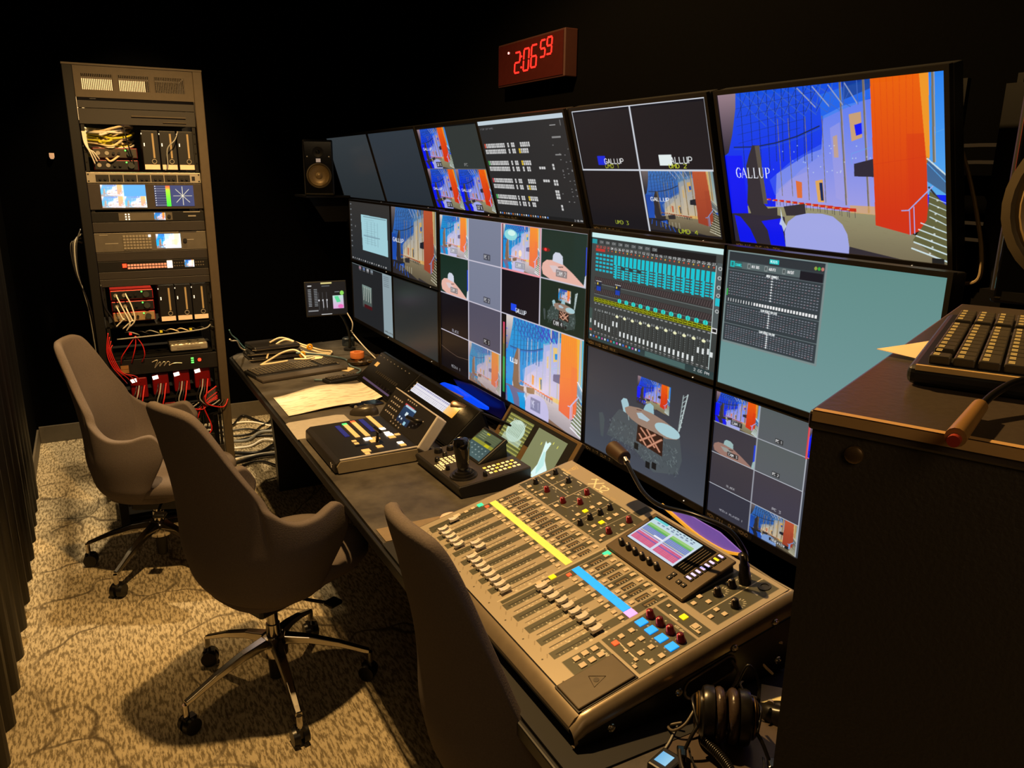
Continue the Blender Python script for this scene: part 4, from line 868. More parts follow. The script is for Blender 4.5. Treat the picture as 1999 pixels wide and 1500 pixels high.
for k in range(32):
    c = rr.choice([0,0,1,1,2,2,2,1]); z = 1.952-.0042*k; y = RY+.05+.09*rr.random()
    x0 = -.235+.03*rr.random(); x1 = -.02-.05*rr.random()
    cable('tangled bright patch cable in the upper left bay of the rack', [(RX+x0, y+.08, z), (RX+x0+.05, y, z-.02*rr.random()), (RX+(x0+x1)/2+.03*rr.uniform(-1,1), y-.03, z-.03*rr.random()), (RX+x1-.03, y, z+.015*rr.uniform(-1,1)), (RX+x1, y+.09, z+.01)], .0042+.0012*rr.random(), c, 'tangled patch cables in the upper rack bay')
for k in range(3): cable('pale cable hanging down the left side of the upper rack bay', [(RX-.236+.006*k, RY+.02, 1.93), (RX-.232+.006*k, RY+.01, 1.88-.01*k), (RX-.215+.008*k, RY+.012, 1.84), (RX-.20+.01*k, RY+.03, 1.79+.01*k)], .003, 2, 'cables hanging beside the upper interfaces')
cable('black cable crossing the bright cables in the rack', [(RX-.068, RY-.0, 1.955), (RX-.062, RY-.005, 1.90), (RX-.05, RY-.0, 1.84), (RX-.04, RY+.03, 1.79)], .003, 3)
cable('grey cable slanting across the drive modules in the rack', [(RX+.16, RY+.02, 1.94), (RX+.14, RY-.01, 1.90), (RX+.105, RY-.01, 1.86), (RX+.10, RY+.0, 1.78), (RX+.09, RY+.02, 1.765)], .0028, 5)
# preamp 1U
t = thing('preamplifier', 'silver eight channel preamplifier strip across the rack', 'preamplifier', (RX, RY+.029, 1.707))
obj('front_plate', MB().box(-.2415, .2415, -.006, 0, 0, .046), M_sil, t, bevel=.001); obj('chassis', MB().box(-.215,.215,.001,.25,.002,.044), M_rkd, t)
for k in range(7):
    x = -.205+.0575*k; obj('channel_window', MB().box(x, x+.054, -.008, -.006, .005, .036), mat('preamp_dark', (38,36,34), .4), t)
    for q in (0, 1): obj('knob', MB().cyl((x+.018+.02*q,-.016,.018),(x+.018+.02*q,-.008,.018),.0055), M_blk, t)
obj('power_switch', MB().box(.202,.216,-.009,-.006,.012,.03), M_blk, t)
for x in (-.234,.234):
    for z in (.008,.038): obj('screw', MB().cyl((x,-.008,z),(x,-.006,z),.0035,n=8), M_blk, t)
# dual screen monitor 3U
t = thing('rack_display', 'rack mounted unit with a four picture screen and an audio meter screen', 'display', (RX, RY+.029, 1.588))
obj('front_plate', MB().box(-.2415,.2415,-.006,0,0,.116), mat('display_face', (62,56,52), .45, metal=.3), t, bevel=.001)
c = CV(110,70); v = c.sub(0,0,1,1)
for r in ((0,0,.5,.5),(0,.5,.5,1),(.5,.5,1,1)): lobby(v.sub(*r),'wash',False,False,.35); v.sub(*r).rect(0,0,1,1,K(255,255,255),.35)
v.rect(.5,0,1,.5,K(90,160,230)); v.rect(.495,0,.505,1,K(240,250,255)); PICB = painted('bright_screen', 1.5, .3)
picture('left_screen', c.out(), .187, .103, PICB, t, loc=(-.098,-.0075,.059))
c = CV(110,65,K(52,56,82)); v = c.sub(0,0,1,1)
for k in range(9): v.line(.02,.05+.11*k,.36,.05+.11*k,.8,K(150,150,170)); v.ell(.03,.05+.11*k,.012,.02,K(245,245,245))
v.grad(.29,.02,.40,.2,K(235,90,60),K(235,180,60)); v.grad(.29,.2,.40,1,K(170,230,50),K(60,225,60)); v.rect(.42,0,1,1,K(58,64,100))
for a in range(4): q=a*PI/4; v.line(.71-.24*math.cos(q),.5-.44*math.sin(q),.71+.24*math.cos(q),.5+.44*math.sin(q),1.4,K(225,215,180))
picture('right_screen', c.out(), .172, .096, PICB, t, loc=(.118,-.0075,.060))
# small converter with lcd
t = thing('converter_unit', 'black converter unit with a small lit picture and four white buttons', 'converter', (RX, RY+.029, 1.531))
obj('front_plate', MB().box(-.2415,.2415,-.005,0,0,.045), M_rkd, t, bevel=.001); obj('grey_insert', MB().box(-.13,.10,-.007,-.005,.006,.041), M_rkg, t)
c = CV(40,30); lobby(c.sub(0,0,1,1),'wash',False,False,.3); picture('lcd', c.out(), .048, .034, PICB, t, loc=(.045,-.0085,.023))
for i in (0,1):
    for j in (0,1,2): obj('button', MB().cb((-.10+.013*i,-.0085,.012+.011*j),(.006,.003,.006)), mat('lit_button', (255,245,225), .5, emit=1.1), t)
obj('knob', MB().cyl((.085,-.014,.023),(.085,-.007,.023),.008), M_blk, t); obj('logo_mark', MB().box(.17,.205,-.0065,-.005,.02,.026).box(.15,.225,-.0065,-.005,.040,.044), M_sil, t)
panel(1.485, 1.529, 'blank dark panel between the converter and the grey router in the rack', M_bp)
# router 2U
t = thing('video_router', 'grey video router with a grid of square buttons and bright screen', 'router', (RX, RY+.029, 1.395))
obj('front_plate', MB().box(-.2415,.2415,-.006,0,0,.086), M_rkg, t, bevel=.001)
for i in range(9):
    for j in range(5): obj('key', MB().cb((-.118+.0136*i,-.0085,.015+.0137*j),(.0105,.004,.0105)), mat('grey_key', (132,124,110), .5) if (i,j)!=(8,4) else mat('lit_key', (255,250,235), .5, emit=1.6), t)
c = CV(60,40); v=c.sub(0,0,1,1); lobby(v,'wash',False,False,.35); v.rect(.35,0,1,1,K(255,255,255),.55); v.rect(.62,.4,.85,.75,K(250,245,140),.7)
picture('lcd', c.out(), .108, .068, painted('glaring_screen', 2., .3), t, loc=(.072,-.0085,.043)); obj('knob', MB().cyl((.145,-.016,.045),(.145,-.006,.045),.009), M_blk, t)
obj('printed_name', MB().box(-.20,-.145,-.0068,-.006,.036,.040).box(-.22,-.185,-.0068,-.006,.076,.079).box(.155,.185,-.0068,-.006,.045,.049), M_sil, t)
obj('chrome_strip', MB().box(.12,.20,-.007,-.006,.082,.086), mat('bright_metal', (200,195,185), .25, metal=1), t)
panel(1.352, 1.393, 'blank dark panel under the grey router in the rack', M_bp)
# switcher strip
t = thing('rack_switcher', 'dark switcher unit with a glowing red button and lit button strip', 'switcher', (RX, RY+.029, 1.303))
obj('front_plate', MB().box(-.2415,.2415,-.005,0,0,.047), M_rkd, t, bevel=.001)
obj('red_button', MB().cb((-.13,-.008,.026),(.017,.006,.017)), mat('hot_red', (255,60,30), .4, emit=3.5, ec=(255,50,25)), t)
for k in range(13):
    for j in (0,1): obj('key', MB().cb((-.112+.0132*k,-.007,.014+.013*j),(.0105,.004,.009)), mat('pink_key', (215,150,125), .5, emit=.35), t)
obj('white_button', MB().box(.055,.078,-.010,-.005,.008,.042), mat('hot_white', (255,225,200), .4, emit=3.), t)
for k in range(10): obj('small_key', MB().cb((.088+.011*(k%5),-.007,.016+.014*(k//5)),(.006,.003,.006)), M_rkg, t)
c = CV(30,20); v=c.sub(0,0,1,1); lobby(v,'wash',False,False,.3); v.rect(.4,.1,1,.8,K(255,255,255),.6); picture('lcd', c.out(), .043, .034, PICB, t, loc=(.155,-.0075,.025))
for k in range(8): obj('small_key', MB().cb((.185+.011*(k%4),-.007,.016+.014*(k//4)),(.006,.003,.006)), M_rkg, t)
panel(1.268, 1.301, 'blank dark panel with a thin line under the switcher strip', M_bp); panel(1.232, 1.266, 'blank dark panel above the red audio interfaces', M_bp)
# lower bay
red = (220,40,34)
iface('bright red topped audio interface, highest of three in the lower rack bay', -.205, 1.165, red)
iface('middle audio interface of three in the lower rack bay', -.205, 1.112, (150,24,20)); iface('lowest audio interface of three, with a beige face plate', -.205, 1.060, (150,24,20), face=mat('beige_face', (150,125,90), .5))
obj_ = obj('rack_shelf', MB().box(-.2415,.2415,0,.3,1.035,1.042), M_rkd, loc=(RX,RY+.03,0)); tag(obj_, 'thin black shelf under the lower drive modules in the rack', 'shelf', None)
obj_ = obj('rack_shelf', MB().box(-.2415,.2415,0,.3,1.752,1.758), M_rkd, loc=(RX,RY+.03,0)); tag(obj_, 'thin black shelf under the upper drive modules in the rack', 'shelf', None)
for k, (x0, z0, x1, z1) in enumerate(((-.18,1.19,-.155,1.03),(-.14,1.195,-.15,1.04),(-.185,1.14,-.20,1.05),(-.145,1.13,-.17,1.04))):
    cable('white plugged cable curving down in front of the red interfaces', [(RX+x0,RY+.04,z0),(RX+x0+.003,RY+.005,z0-.01),(RX+x0+.02,RY-.0,z0-.06),(RX+(x0+x1)/2+.03,RY+.0,z1+.03),(RX+x1,RY+.02,z1-.01)], .0032, 2, 'white cables plugged into the red interfaces')
cable('black cable bundled along the rack post beside the red interfaces', [(RX-.24,RY+.0,1.25),(RX-.235,RY-.005,1.15),(RX-.21,RY-.0,1.09),(RX-.2,RY+.01,1.04)], .005, 3)
cable('grey lacing bar spanning the rack below the drive modules', [(RX-.2,RY+.0,.985),(RX-.0,RY-.02,.995),(RX+.18,RY-.012,1.005),(RX+.225,RY+.02,1.02)], .0035, 5)
for k in range(9):
    x = -.16+.045*k; cable('short plugged cable above the silver box in the rack', [(RX+x,RY+.06,1.005-.002*k),(RX+x+.02,RY+.02,1.012),(RX+x+.05,RY+.015,1.0),(RX+x+.06,RY+.06,.985)], .003, rr.choice([1,3,5,3]), 'short plugged cables above the silver box')
    if k % 3 == 0: o = obj('cable_connector', MB().cb((RX+x+.02,RY+.012,1.005),(.012,.012,.01)), cm[0] if k else mat('red_cap',(230,40,30),.4,emit=.6)); tag(o, 'small coloured plug above the silver box in the rack', 'plug', 'coloured plugs in the rack')
for k in range(4): cable('thin red cable looping down the left of the rack', [(RX-.235+.004*k,RY-.0,1.02-.02*k),(RX-.25+.006*k,RY-.012,.93),(RX-.235+.012*k,RY-.015,.86-.01*k),(RX-.20+.02*k,RY-.01,.80),(RX-.18+.02*k,RY+.02,.76)], .0022, 4, 'thin red cables on the left of the rack')
for k in range(3): cable('thin red cable fanning out from a plug in the rack', [(RX-.12,RY-.0,.995),(RX-.125+.03*(k-1),RY-.01,.95),(RX-.14+.05*(k-1),RY-.01,.90),(RX-.15+.045*(k-1),RY+.02,.86)], .0024, 4, 'thin red cables fanning out in the rack')
t = thing('mini_computer', 'slim silver computer box on the black rack shelf', 'computer', (RX+.0, RY+.03, .895))
obj('case', MB().box(.03,.205,0,.16,0,.036), M_sil, t, bevel=.008, seg=3); obj('port_row', MB().box(.06,.17,-.001,.001,.012,.02), mat('port_grey', (120,112,100), .4), t)
obj_ = obj('rack_shelf', MB().box(-.2415,.2415,0,.3,.880,.888), M_rkd, loc=(RX,RY+.03,0)); tag(obj_, 'thin black shelf carrying the slim silver computer in the rack', 'shelf', None)
# amplifier with a script logo
t = thing('amplifier', 'black amplifier with a silver script mark and green level lamps', 'amplifier', (RX, RY+.029, .80))
obj('front_plate', MB().box(-.2415,.2415,-.006,0,0,.076), mat('amp_black', (26,24,23), .4), t, bevel=.001)
mb = MB(); P = [(-.06,-.008,.055),(-.035,-.008,.062),(-.045,-.008,.038),(-.05,-.008,.025),(-.03,-.008,.048),(-.022,-.008,.05),(-.028,-.008,.03),(-.01,-.008,.05),(-.0,-.008,.048),(-.008,-.008,.03),(.01,-.008,.05),(.02,-.008,.045),(.015,-.008,.032),(.04,-.008,.04),(.075,-.008,.037)]
obj('script_mark', mb.tube(P, .0018, 6, 5), M_sil, t)
for k in range(3): obj('level_lamp', MB().cb((.125,-.007,.034+.011*k),(.012,.003,.006)), mat('green_lamp', (90,240,90), .4, emit=2.2), t)
obj('red_lamp', MB().cyl((.158,-.009,.045),(.158,-.005,.045),.008), mat('hot_red', (255,60,30), .4), t)
for k in range(2): obj('code_plate', MB().box(-.20,-.165,-.008,-.006,.012+.02*k,.03+.02*k), mat('brass_print', (140,100,55), .5), t)
# red power amplifiers with white lit switches
for k in range(4):
    t = thing('red_power_unit', ['leftmost of the four', 'second from left of the four', 'third from left of the four', 'rightmost of the four'][k]+' dark red box units with a white lamp', 'unit', (RX-.165+.098*k, RY+.04, .675+.006*k))
    obj('case', MB().box(0,.075,0,.2,0,.105), mat('dark_red_case', (128,14,14), .35, metal=.3), t, bevel=.006)
    obj('white_lamp', MB().box(.02,.046,-.004,.001,.078,.095), mat('hot_lamp', (255,235,215), .4, emit=2.6), t, rot=(0,-.2,0))
    for q in range(4): cable('cable looping from a red power unit', [(RX-.14+.098*k+.012*q,RY+.03,.74),(RX-.15+.098*k+.01*q,RY-.02,.72-.01*q),(RX-.17+.098*k+.014*q,RY-.03,.665-.012*q),(RX-.14+.098*k+.03*q,RY-.02,.62-.008*q),(RX-.08+.098*k+.02*q,RY+.0,.63)], .0032, [3,5,3,4][q], 'cables looping from the red power units')
for k in range(10): cable('cable strand drooping across the lower rack', [(RX-.2+.02*k,RY+.0,.60-.012*k),(RX-.1+.02*k,RY-.02,.575-.014*k),(RX+.02*k,RY-.02,.59-.012*k),(RX+.15,RY-.01,.60+.004*k),(RX+.225,RY+.01,.63+.008*k)], .0035, rr.choice([3,5,4,3]), 'cable strands drooping across the lower rack')
for k in range(2):
    t = thing('red_power_unit', ['lower left', 'lower middle'][k]+' dark red box unit with a small white lamp behind the chairs', 'unit', (RX-.19+.12*k, RY+.05, .56)); obj('case', MB().box(0,.1,0,.2,0,.075), mat('dark_red_case', (128,14,14), .35), t, bevel=.005)
    obj('white_lamp', MB().cyl((.04,-.004,.05),(.04,.001,.05),.008), mat('hot_lamp', (255,235,215), .4), t)
t = thing('network_switch', 'low unit with a glowing green lamp near the bottom of the rack', 'unit', (RX, RY+.04, .50)); obj('case', MB().box(.04,.2,0,.2,0,.05), M_rkd, t, bevel=.003)
obj('green_lamp', MB().cyl((.10,-.006,.03),(.10,.0,.03),.010), mat('green_lamp', (90,240,90), .4), t); obj('pale_plug', MB().cb((.125,-.006,.03),(.03,.01,.014)), M_sil, t)
t = thing('power_strip', 'black power strip low in the rack', 'power strip', (RX, RY+.04, .40)); obj('body', MB().box(-.2,.2,0,.05,0,.045), M_blk, t, bevel=.003)
for k in range(6): obj('socket', MB().cyl((-.16+.06*k,-.003,.022),(-.16+.06*k,.001,.022),.014), M_rkg, t)
obj_ = obj('rack_shelf', MB().box(-.2415,.2415,0,.3,.545,.552).box(-.2415,.2415,0,.3,.66,.668), M_rkd, loc=(RX,RY+.03,0)); tag(obj_, 'double black shelf holding the red box units low in the rack', 'shelf', None)
panel(.12, .38, 'large blank dark panel at the foot of the rack', M_bp)
# cables down the outside left of the rack
for k in range(4):
    cable('cable hanging in a loop outside the left side of the rack', [(RX-.292,RY+.05,1.50-.02*k),(RX-.315-.008*k,RY+.02,1.44),(RX-.325-.004*k,RY-.0,1.32),(RX-.312+.004*k,RY-.0,1.20-.01*k),(RX-.302+.004*k,RY+.02,1.10-.02*k),(RX-.296,RY+.05,.72+.05*k)], .0038, [3,5,3,3][k], 'cables outside the left side of the rack')
cable('white cable running from the rack to the desk', [(.585,4.15,.93),(.61,4.25,.90),(.66,4.42,.86),(.70,4.55,.79),(.76,4.60,.748)], .004, 2)
cable('pale blue cable running from the rack to the desk', [(.585,4.14,.98),(.62,4.3,.92),(.67,4.45,.86),(.71,4.57,.80),(.75,4.60,.75)], .003, mat('blue_grey_cable', (120,180,190), .5))
for k in range(12):
    x = .60+.12*rr.random(); y = 4.72+.085*k; P = [(x-.06,y,.007)]
    for q in range(5): P.append((x+.12*(q+1), y+.13*rr.uniform(-1,1), .007+.010*rr.random()))
    cable('loose cable lying on the carpet between rack and desk', P, .006+.006*rr.random(), [3,3,2,3,3,2,3,5,3,3,2,3][k], 'loose cables on the carpet beside the rack')
# ------------------------------------------------------------------ mixing console
MY, MX, MZ = 1.897, .690, .745       # left end, front, underside
W, D = .862, .54
M_body = mat('console_black', (26,24,22), .34, metal=.35); M_lip = mat('console_bronze', (142,128,108), .32, metal=.55)
o = obj('console_mat', MB().box(.645,1.30,.955,1.975,DZ,DZ+.004), mat('black_rubber', (14,13,13), .7)); tag(o, 'thin black mat under the mixing console', 'mat')
mx = thing('mixing_console', 'large grey digital mixing console with rows of faders on the desk', 'mixing console', (MX, MY, MZ+.001), R90)
F0, B0 = .058, .178                   # panel height front / back
def pz_(v): return B0+(F0-B0)*v       # v: 0 back .. 1 front
Y0, Y1 = .022, D                      # panel depth front / back
def pt(u, v, h=0.): return (u*W, Y1+(Y0-Y1)*v, pz_(v)+h)
slope = math.atan2(B0-F0, Y1-Y0); TM = Matrix.Rotation(slope, 4, 'X')
def PM(u, v, h=0.): return Matrix.Translation(pt(u, v, h)) @ TM
prof = [(.012,.006),(.53,.002),(.548,.02),(.548,B0-.01),(Y1,B0-.0015),(Y0,F0-.0015),(.008,F0-.008),(-.004,F0-.022),(-.004,.022)]
obj('chassis', MB().prism(prof, 0, W, 'x'), M_body, mx, bevel=.002)
obj('front_lip', MB().prism([(-.006,.030),(-.006,F0-.020),(.006,F0-.006),(.0195,F0-.001),(.0195,F0-.004),(.01,F0-.014)], .0, W, 'x'), M_lip, mx, smooth=True)
for nm, x0, x1 in (('left_cheek', -.022, 0.), ('right_cheek', W, W+.022)):
    mb = MB(); n = 14; sgn = -1 if x0 < 0 else 1; xi = 0. if sgn < 0 else W; w_ = x1-x0
    def fn(a, b):
        y = -.006+a*(D+.014); zt = F0+(B0-F0)*min(1, max(0, (y-Y0)/(Y1-Y0)))
        zt -= .022*max(0, 1-(y+.006)/.03)**2
        ang = b*PI/2
        if b <= .6: q = b/.6*PI/2; return (xi+sgn*w_*math.sin(q), y, zt-.030*(1-math.cos(q))*(1.0))
        q = (b-.6)/.4; return (xi+sgn*(w_-.012*q), y, (zt-.030)*(1-q)+.004*q+.03*max(0,(y-.3)/.25)**2*q*0)
    mb.grid(fn, 24, 15)
    obj(nm, mb, M_lip if True else M_body, mx, smooth=True, angle=50)
# darker outer flank of the right cheek with its handle recess and bolts
fl = MB().prism([(.004,.004),(.53,.004),(.545,.03),(.545,B0-.045),(.02,F0-.030),(.0,.02)], W+.012, W+.0225, 'x'); obj('side_flank', fl, M_body, mx, bevel=.002)
hp = []; cx, cz = .315, .055; a_ = slope
for k in range(20):
    q = 2*PI*k/20; px_ = .046*(1 if math.cos(q) > 0 else -1)+.022*math.cos(q); py_ = .022*math.sin(q)
    hp.append((cx+px_*math.cos(a_)-py_*math.sin(a_), cz+px_*math.sin(a_)+py_*math.cos(a_)))
obj('handle_recess', MB().prism(hp, W+.0215, W+.0235, 'x'), mat('recess_black', (3,3,3), .9), mx)
obj('handle_lip', MB().tube([(W+.0250, p[0], p[1]-.002) for p in hp[9:16]], .0028, 6, 1), M_sil, mx, smooth=True)
obj('handle_rim', MB().tube([(W+.0242, p[0], p[1]) for p in hp]+[(W+.0242, hp[0][0], hp[0][1])], .0022, 6, 1), M_lip, mx, smooth=True)
for y, z in ((.075,.022),(.235,.045),(.375,.100),(.505,.032),(.485,.128)): obj('bolt', MB().lathe([(.009,0),(.008,.002),(.0055,.0005),(.003,.003)], 12, Matrix.Translation((W+.0226,y,z)) @ Matrix.Rotation(PI/2,4,'Y')), mat('bright_metal', (200,195,185), .25, metal=1), mx)
# printed face plate
cA = CV(640, 384, K(168,157,138)); v = cA.sub(0,0,1,1)
OL = K(76,76,63); LN = K(210,200,178); WH = K(232,226,208)
def sect(p): v.poly(p, OL)
for p in ([(.008,.10),(.098,.10),(.098,.36),(.008,.36)], [(.10,.10),(.20,.10),(.20,.36),(.10,.36)], [(.203,.10),(.345,.10),(.345,.36),(.203,.36)], [(.347,.10),(.435,.10),(.435,.36),(.347,.36)], [(.437,.10),(.50,.10),(.50,.36),(.437,.36)], [(.437,.012),(.468,.012),(.468,.095),(.437,.095)],
          [(.862,.025),(.925,.025),(.925,.35),(.862,.35)], [(.928,.03),(.982,.09),(.982,.348),(.928,.348)], [(.93,.022),(.982,.022),(.982,.083),(.93,.083)], [(.828,.385),(.986,.385),(.986,.448),(.828,.448)], [(.830,.46),(.988,.46),(.990,.735),(.838,.735)], [(.839,.748),(.901,.748),(.899,.92),(.839,.92)]): sect(p)
r_ = random.Random(4)
for x0, n_, st in ((.040,16,.0300),(.549,8,.0304)):
    for k in range(n_+1 if x0 > .5 else n_):
        x = x0+st*k
        if k % 2 == 0 or (x0 > .5 and k == n_): v.rect(x, .375, x+st*.93, .935, OL, .92)
        v.line(x, .94, x+st*.4, .952, .8, K(110,98,80))
        xc = x+st*.5
        v.rect(xc-.001, .665, xc+.0012, .915, K(18,15,12))
        for j in range(13): v.rect(xc+.004, .668+.0195*j, xc+(.010 if j % 3 == 0 else .0075), .6705+.0195*j, WH)
        for j in range(3): v.text('10', xc+.0105, .69+.07*j, .012, .003, WH, .7)
        v.rect(xc-.008, .405+.02, xc+.010, .49, K(40,38,32)); v.rect(xc-.004,.43,xc+.003,.485,K(122,104,74))
        for j in range(4): v.rect(xc+.004, .43+.014*j, xc+.009, .4335+.014*j, WH)
        v.rect(xc-.008, .378, xc+.004, .385, WH, .8); v.rect(xc-.009,.528,xc+.0,.534,WH,.6); v.rect(xc+.008,.60,xc+.013,.612,WH,.7)
v.rect(.028,.62,.040,.93,OL); v.rect(.532,.37,.546,.93,OL); v.rect(.526,.36,.5285,.94,LN); 
for a in ((.099,.10,.099,.36),(.201,.10,.201,.36),(.346,.10,.346,.36),(.436,.10,.436,.36),(.008,.23,.2,.23),(.926,.025,.926,.35)): v.line(*a, 1.2, LN)
v.path([(.205,.20),(.225,.18),(.25,.18),(.25,.15),(.262,.15)],1.1,LN); v.path([(.24,.24),(.262,.23),(.262,.30),(.235,.31)],1.1,LN); v.path([(.30,.2),(.365,.2),(.365,.30)],1.1,LN)
for a in ((.052,.108,.085,.114),(.142,.108,.17,.114),(.29,.108,.325,.114),(.39,.108,.42,.114),(.945,.108,.965,.114),(.87,.04,.90,.046),(.875,.44,.905,.445)): v.rect(*a, WH)
for k in range(70): x = r_.uniform(.012,.49); y = r_.uniform(.12,.35); v.rect(x,y,x+r_.choice([.006,.010]),y+.005,WH,.75)
for k in range(40): x = r_.uniform(.845,.98); y = r_.uniform(.47,.72); v.rect(x,y,x+.004,y+.006,WH,.7)
for q in ((.894,.128),(.894,.204),(.956,.206)):
    for k in range(11): a = math.radians(-220+25*k); v.line(q[0]+.013*math.cos(a), q[1]+.024*math.sin(a), q[0]+.019*math.cos(a), q[1]+.036*math.sin(a), 1.2, WH)
v.path([(.872,.69),(.911,.695),(.949,.694)],1.4,WH); v.path([(.942,.40),(.962,.40),(.962,.43),(.942,.43),(.942,.40)],1.3,WH)
for k in range(9): v.line(.858,.765+.015*k,.861,.765+.015*k,1,WH)
v.text('ASSIGN',.915,.465,.010,.004,WH,.7); v.text('MUTE GROUPS',.868,.76,.012,.002,WH,.7)
# brand mark, model name
v.path([(.045,.02),(.072,.03),(.058,.085),(.045,.02)],1.2,K(215,190,130)); v.ell(.058,.045,.007,.012,K(215,190,130)); v.ell(.058,.045,.004,.007,K(168,157,138)); v.text('BEHRINGER',.030,.088,.014,.0042,K(225,205,150),1.)
for a in ((.178,.022,.222,.088),(.186,.088,.222,.022),(.168,.045,.19,.022)): v.line(*a,3.4,K(245,235,200))
v.text('32',.228,.040,.046,.017,K(245,235,200),3.); v.text('DIGITAL MIXER',.275,.078,.010,.0035,K(190,170,130),.7)
for x in (.02,.13,.24,.36,.45,.53): v.ell(x,.368,.0022,.004,K(30,26,20))
for k in range(10): v.ell(.04+.095*k,.97,.0022,.004,K(30,26,20))
fp = picture('face_plate', cA.out(), W, math.hypot(Y1-Y0, B0-F0), painted('printed_plate', 0, .42, .5, .25), mx, loc=pt(.5,.5,.0012), rot=(slope,0,0), flat=True)
# faders
M_cap = mat('chrome_cap', (232,228,222), .25, metal=.2); M_capd = mat('cap_side', (46,42,42), .35, metal=.3)
def cap(u, v_):
    Mx = PM(u, v_, .0)
    o = obj('fader_cap', MB().prism([(-.0145,.006),(.0145,.006),(.0135,.0155),(.005,.0125),(-.005,.0125),(-.0135,.0155)], -.0072, .0072, 'x'), M_cap, mx, bevel=.0008); o.matrix_local = Mx
    s = obj('cap_stem', MB().box(-.0012,.0012,-.004,.004,0,.009), M_capd, o)
    return o
fv = [.80]+[.882]*5+[.81]*2+[.878]*8
for k in range(16): cap(.055+.03*k, fv[k]-.0)
rv = [.745,.743,.742,.73,.73,.727,.723,.72,.722]
for k in range(9): cap(.5642+.0304*k, rv[k])
# buttons
bm = {'w': mat('button_cream', (205,190,168), .5), 'y': mat('button_yellow', (245,215,20), .45, emit=.75, ec=(250,215,10)), 'g': mat('button_green', (50,225,160), .45, emit=.9, ec=(50,230,165)), 'o': mat('button_orange', (240,90,45), .45, emit=.7, ec=(240,85,45)),
      'b': mat('button_blue', (20,150,240), .4, emit=.9, ec=(10,150,245)), 'p': mat('button_pink', (225,160,235), .4, emit=.85, ec=(225,150,235)), 's': mat('strip_yellow', (215,200,100), .5, emit=.5, ec=(240,222,80))}
def blk(dx, dy, dz): return MB().box(-dx/2,dx/2,-dy/2,dy/2,0,dz)
mesh_cache = {}
def pad(nm, u, v_, c, dx=.0085, dy=.0095, dz=.0028, parent=None, Mx=None):
    if 'button' in nm and parent is None and c in 'wygo': dx *= 1.25; dy *= 1.25
    key = (nm, c, dx, dy, dz)
    if key in mesh_cache:
        o = mesh_cache[key].copy(); COL.objects.link(o)
    else:
        o = obj(nm, blk(dx, dy, dz), bm[c], mx, bevel=.001); mesh_cache[key] = o
    o.parent = parent or mx; o.matrix_local = Mx or PM(u, v_, .001); return o
for k in range(16):
    u = .055+.03*k
    pad('mute_button', u, .602, 'o' if k == 0 else 'w'); pad('solo_button', u, .512, 'w'); pad('select_button', u, .395, 'w')
    pad('scribble_strip', u, .555, 's', .0262, .0205, .0015)
for k in range(9):
    u = .5642+.0304*k
    if k < 8: pad('scribble_strip', u, .553, 'b', .0265, .0215, .0015); pad('mute_button', u, .602, 'o' if k == 0 else 'w'); pad('solo_button', u, .512, 'w')
    else: pad('scribble_strip', u, .554, 'p', .024, .023, .0015); pad('mute_button', u, .602, 'w')
    pad('select_button', u, .397, 'w')
pad('layer_button', .028, .622, 'g', .012, .013); pad('layer_button', .540, .666, 'y', .012, .013); pad('layer_button', .556, .385, 'g', .013, .014)
pad('layer_button', .028,.667,'w'); pad('layer_button', .031,.71,'w'); pad('layer_button', .030,.765,'w',.012,.016); pad('layer_button',.548,.70,'w'); pad('layer_button',.54,.735,'w',.011,.012)
for q in ((.031,.19),(.061,.19),(.049,.329),(.127,.328),(.128,.191),(.226,.33),(.319,.16),(.32,.206),(.322,.297),(.41,.162),(.412,.208),(.412,.298),(.471,.195),(.474,.317)): pad('button', q[0], q[1], 'w', .010, .010)
for q in ((.078,.337),(.10,.337),(.155,.335),(.336,.337),(.427,.34),(.49,.345)): pad('small_button', q[0], q[1], 'w', .006, .006)
for q in ((.321,.251),(.412,.253)): pad('lit_button', q[0], q[1], 'y', .011, .011)
for q in ((.846,.494),(.883,.492),(.923,.492),(.960,.491)): pass
for k in range(4): pad('lit_assign_button', .854+.0385*k, .556, 'b', .021, .023)
for k in range(4):
    for j in range(2): pad('assign_button', .862+.0385*k-.0*j, .615+.05*j, 'w', .010, .010)
pad('assign_button', .872, .695+.01, 'o', .011, .011); pad('small_button', .911, .70, 'w', .007,.007); pad('small_button', .949, .70, 'w', .007,.007); pad('small_button', .965, .725, 'w', .009,.006)
for q in ((.854,.784),(.852,.826),(.854,.868),(.881,.784),(.882,.826),(.882,.869)): pad('mute_group_button', q[0], q[1], 'w', .011, .012)
pad('lit_button', .908, .413, 'y', .012, .012); pad('small_button', .851,.413,'w',.007,.007); pad('small_button', .878,.413,'w',.007,.007); pad('button', .952,.415,'w',.012,.011); pad('small_button', .972,.43,'w',.009,.005)
for q in ((.875,.285),(.905,.28),(.885,.33),(.94,.29),(.965,.285),(.95,.335)): pad('button', q[0], q[1], 'w', .009, .009)
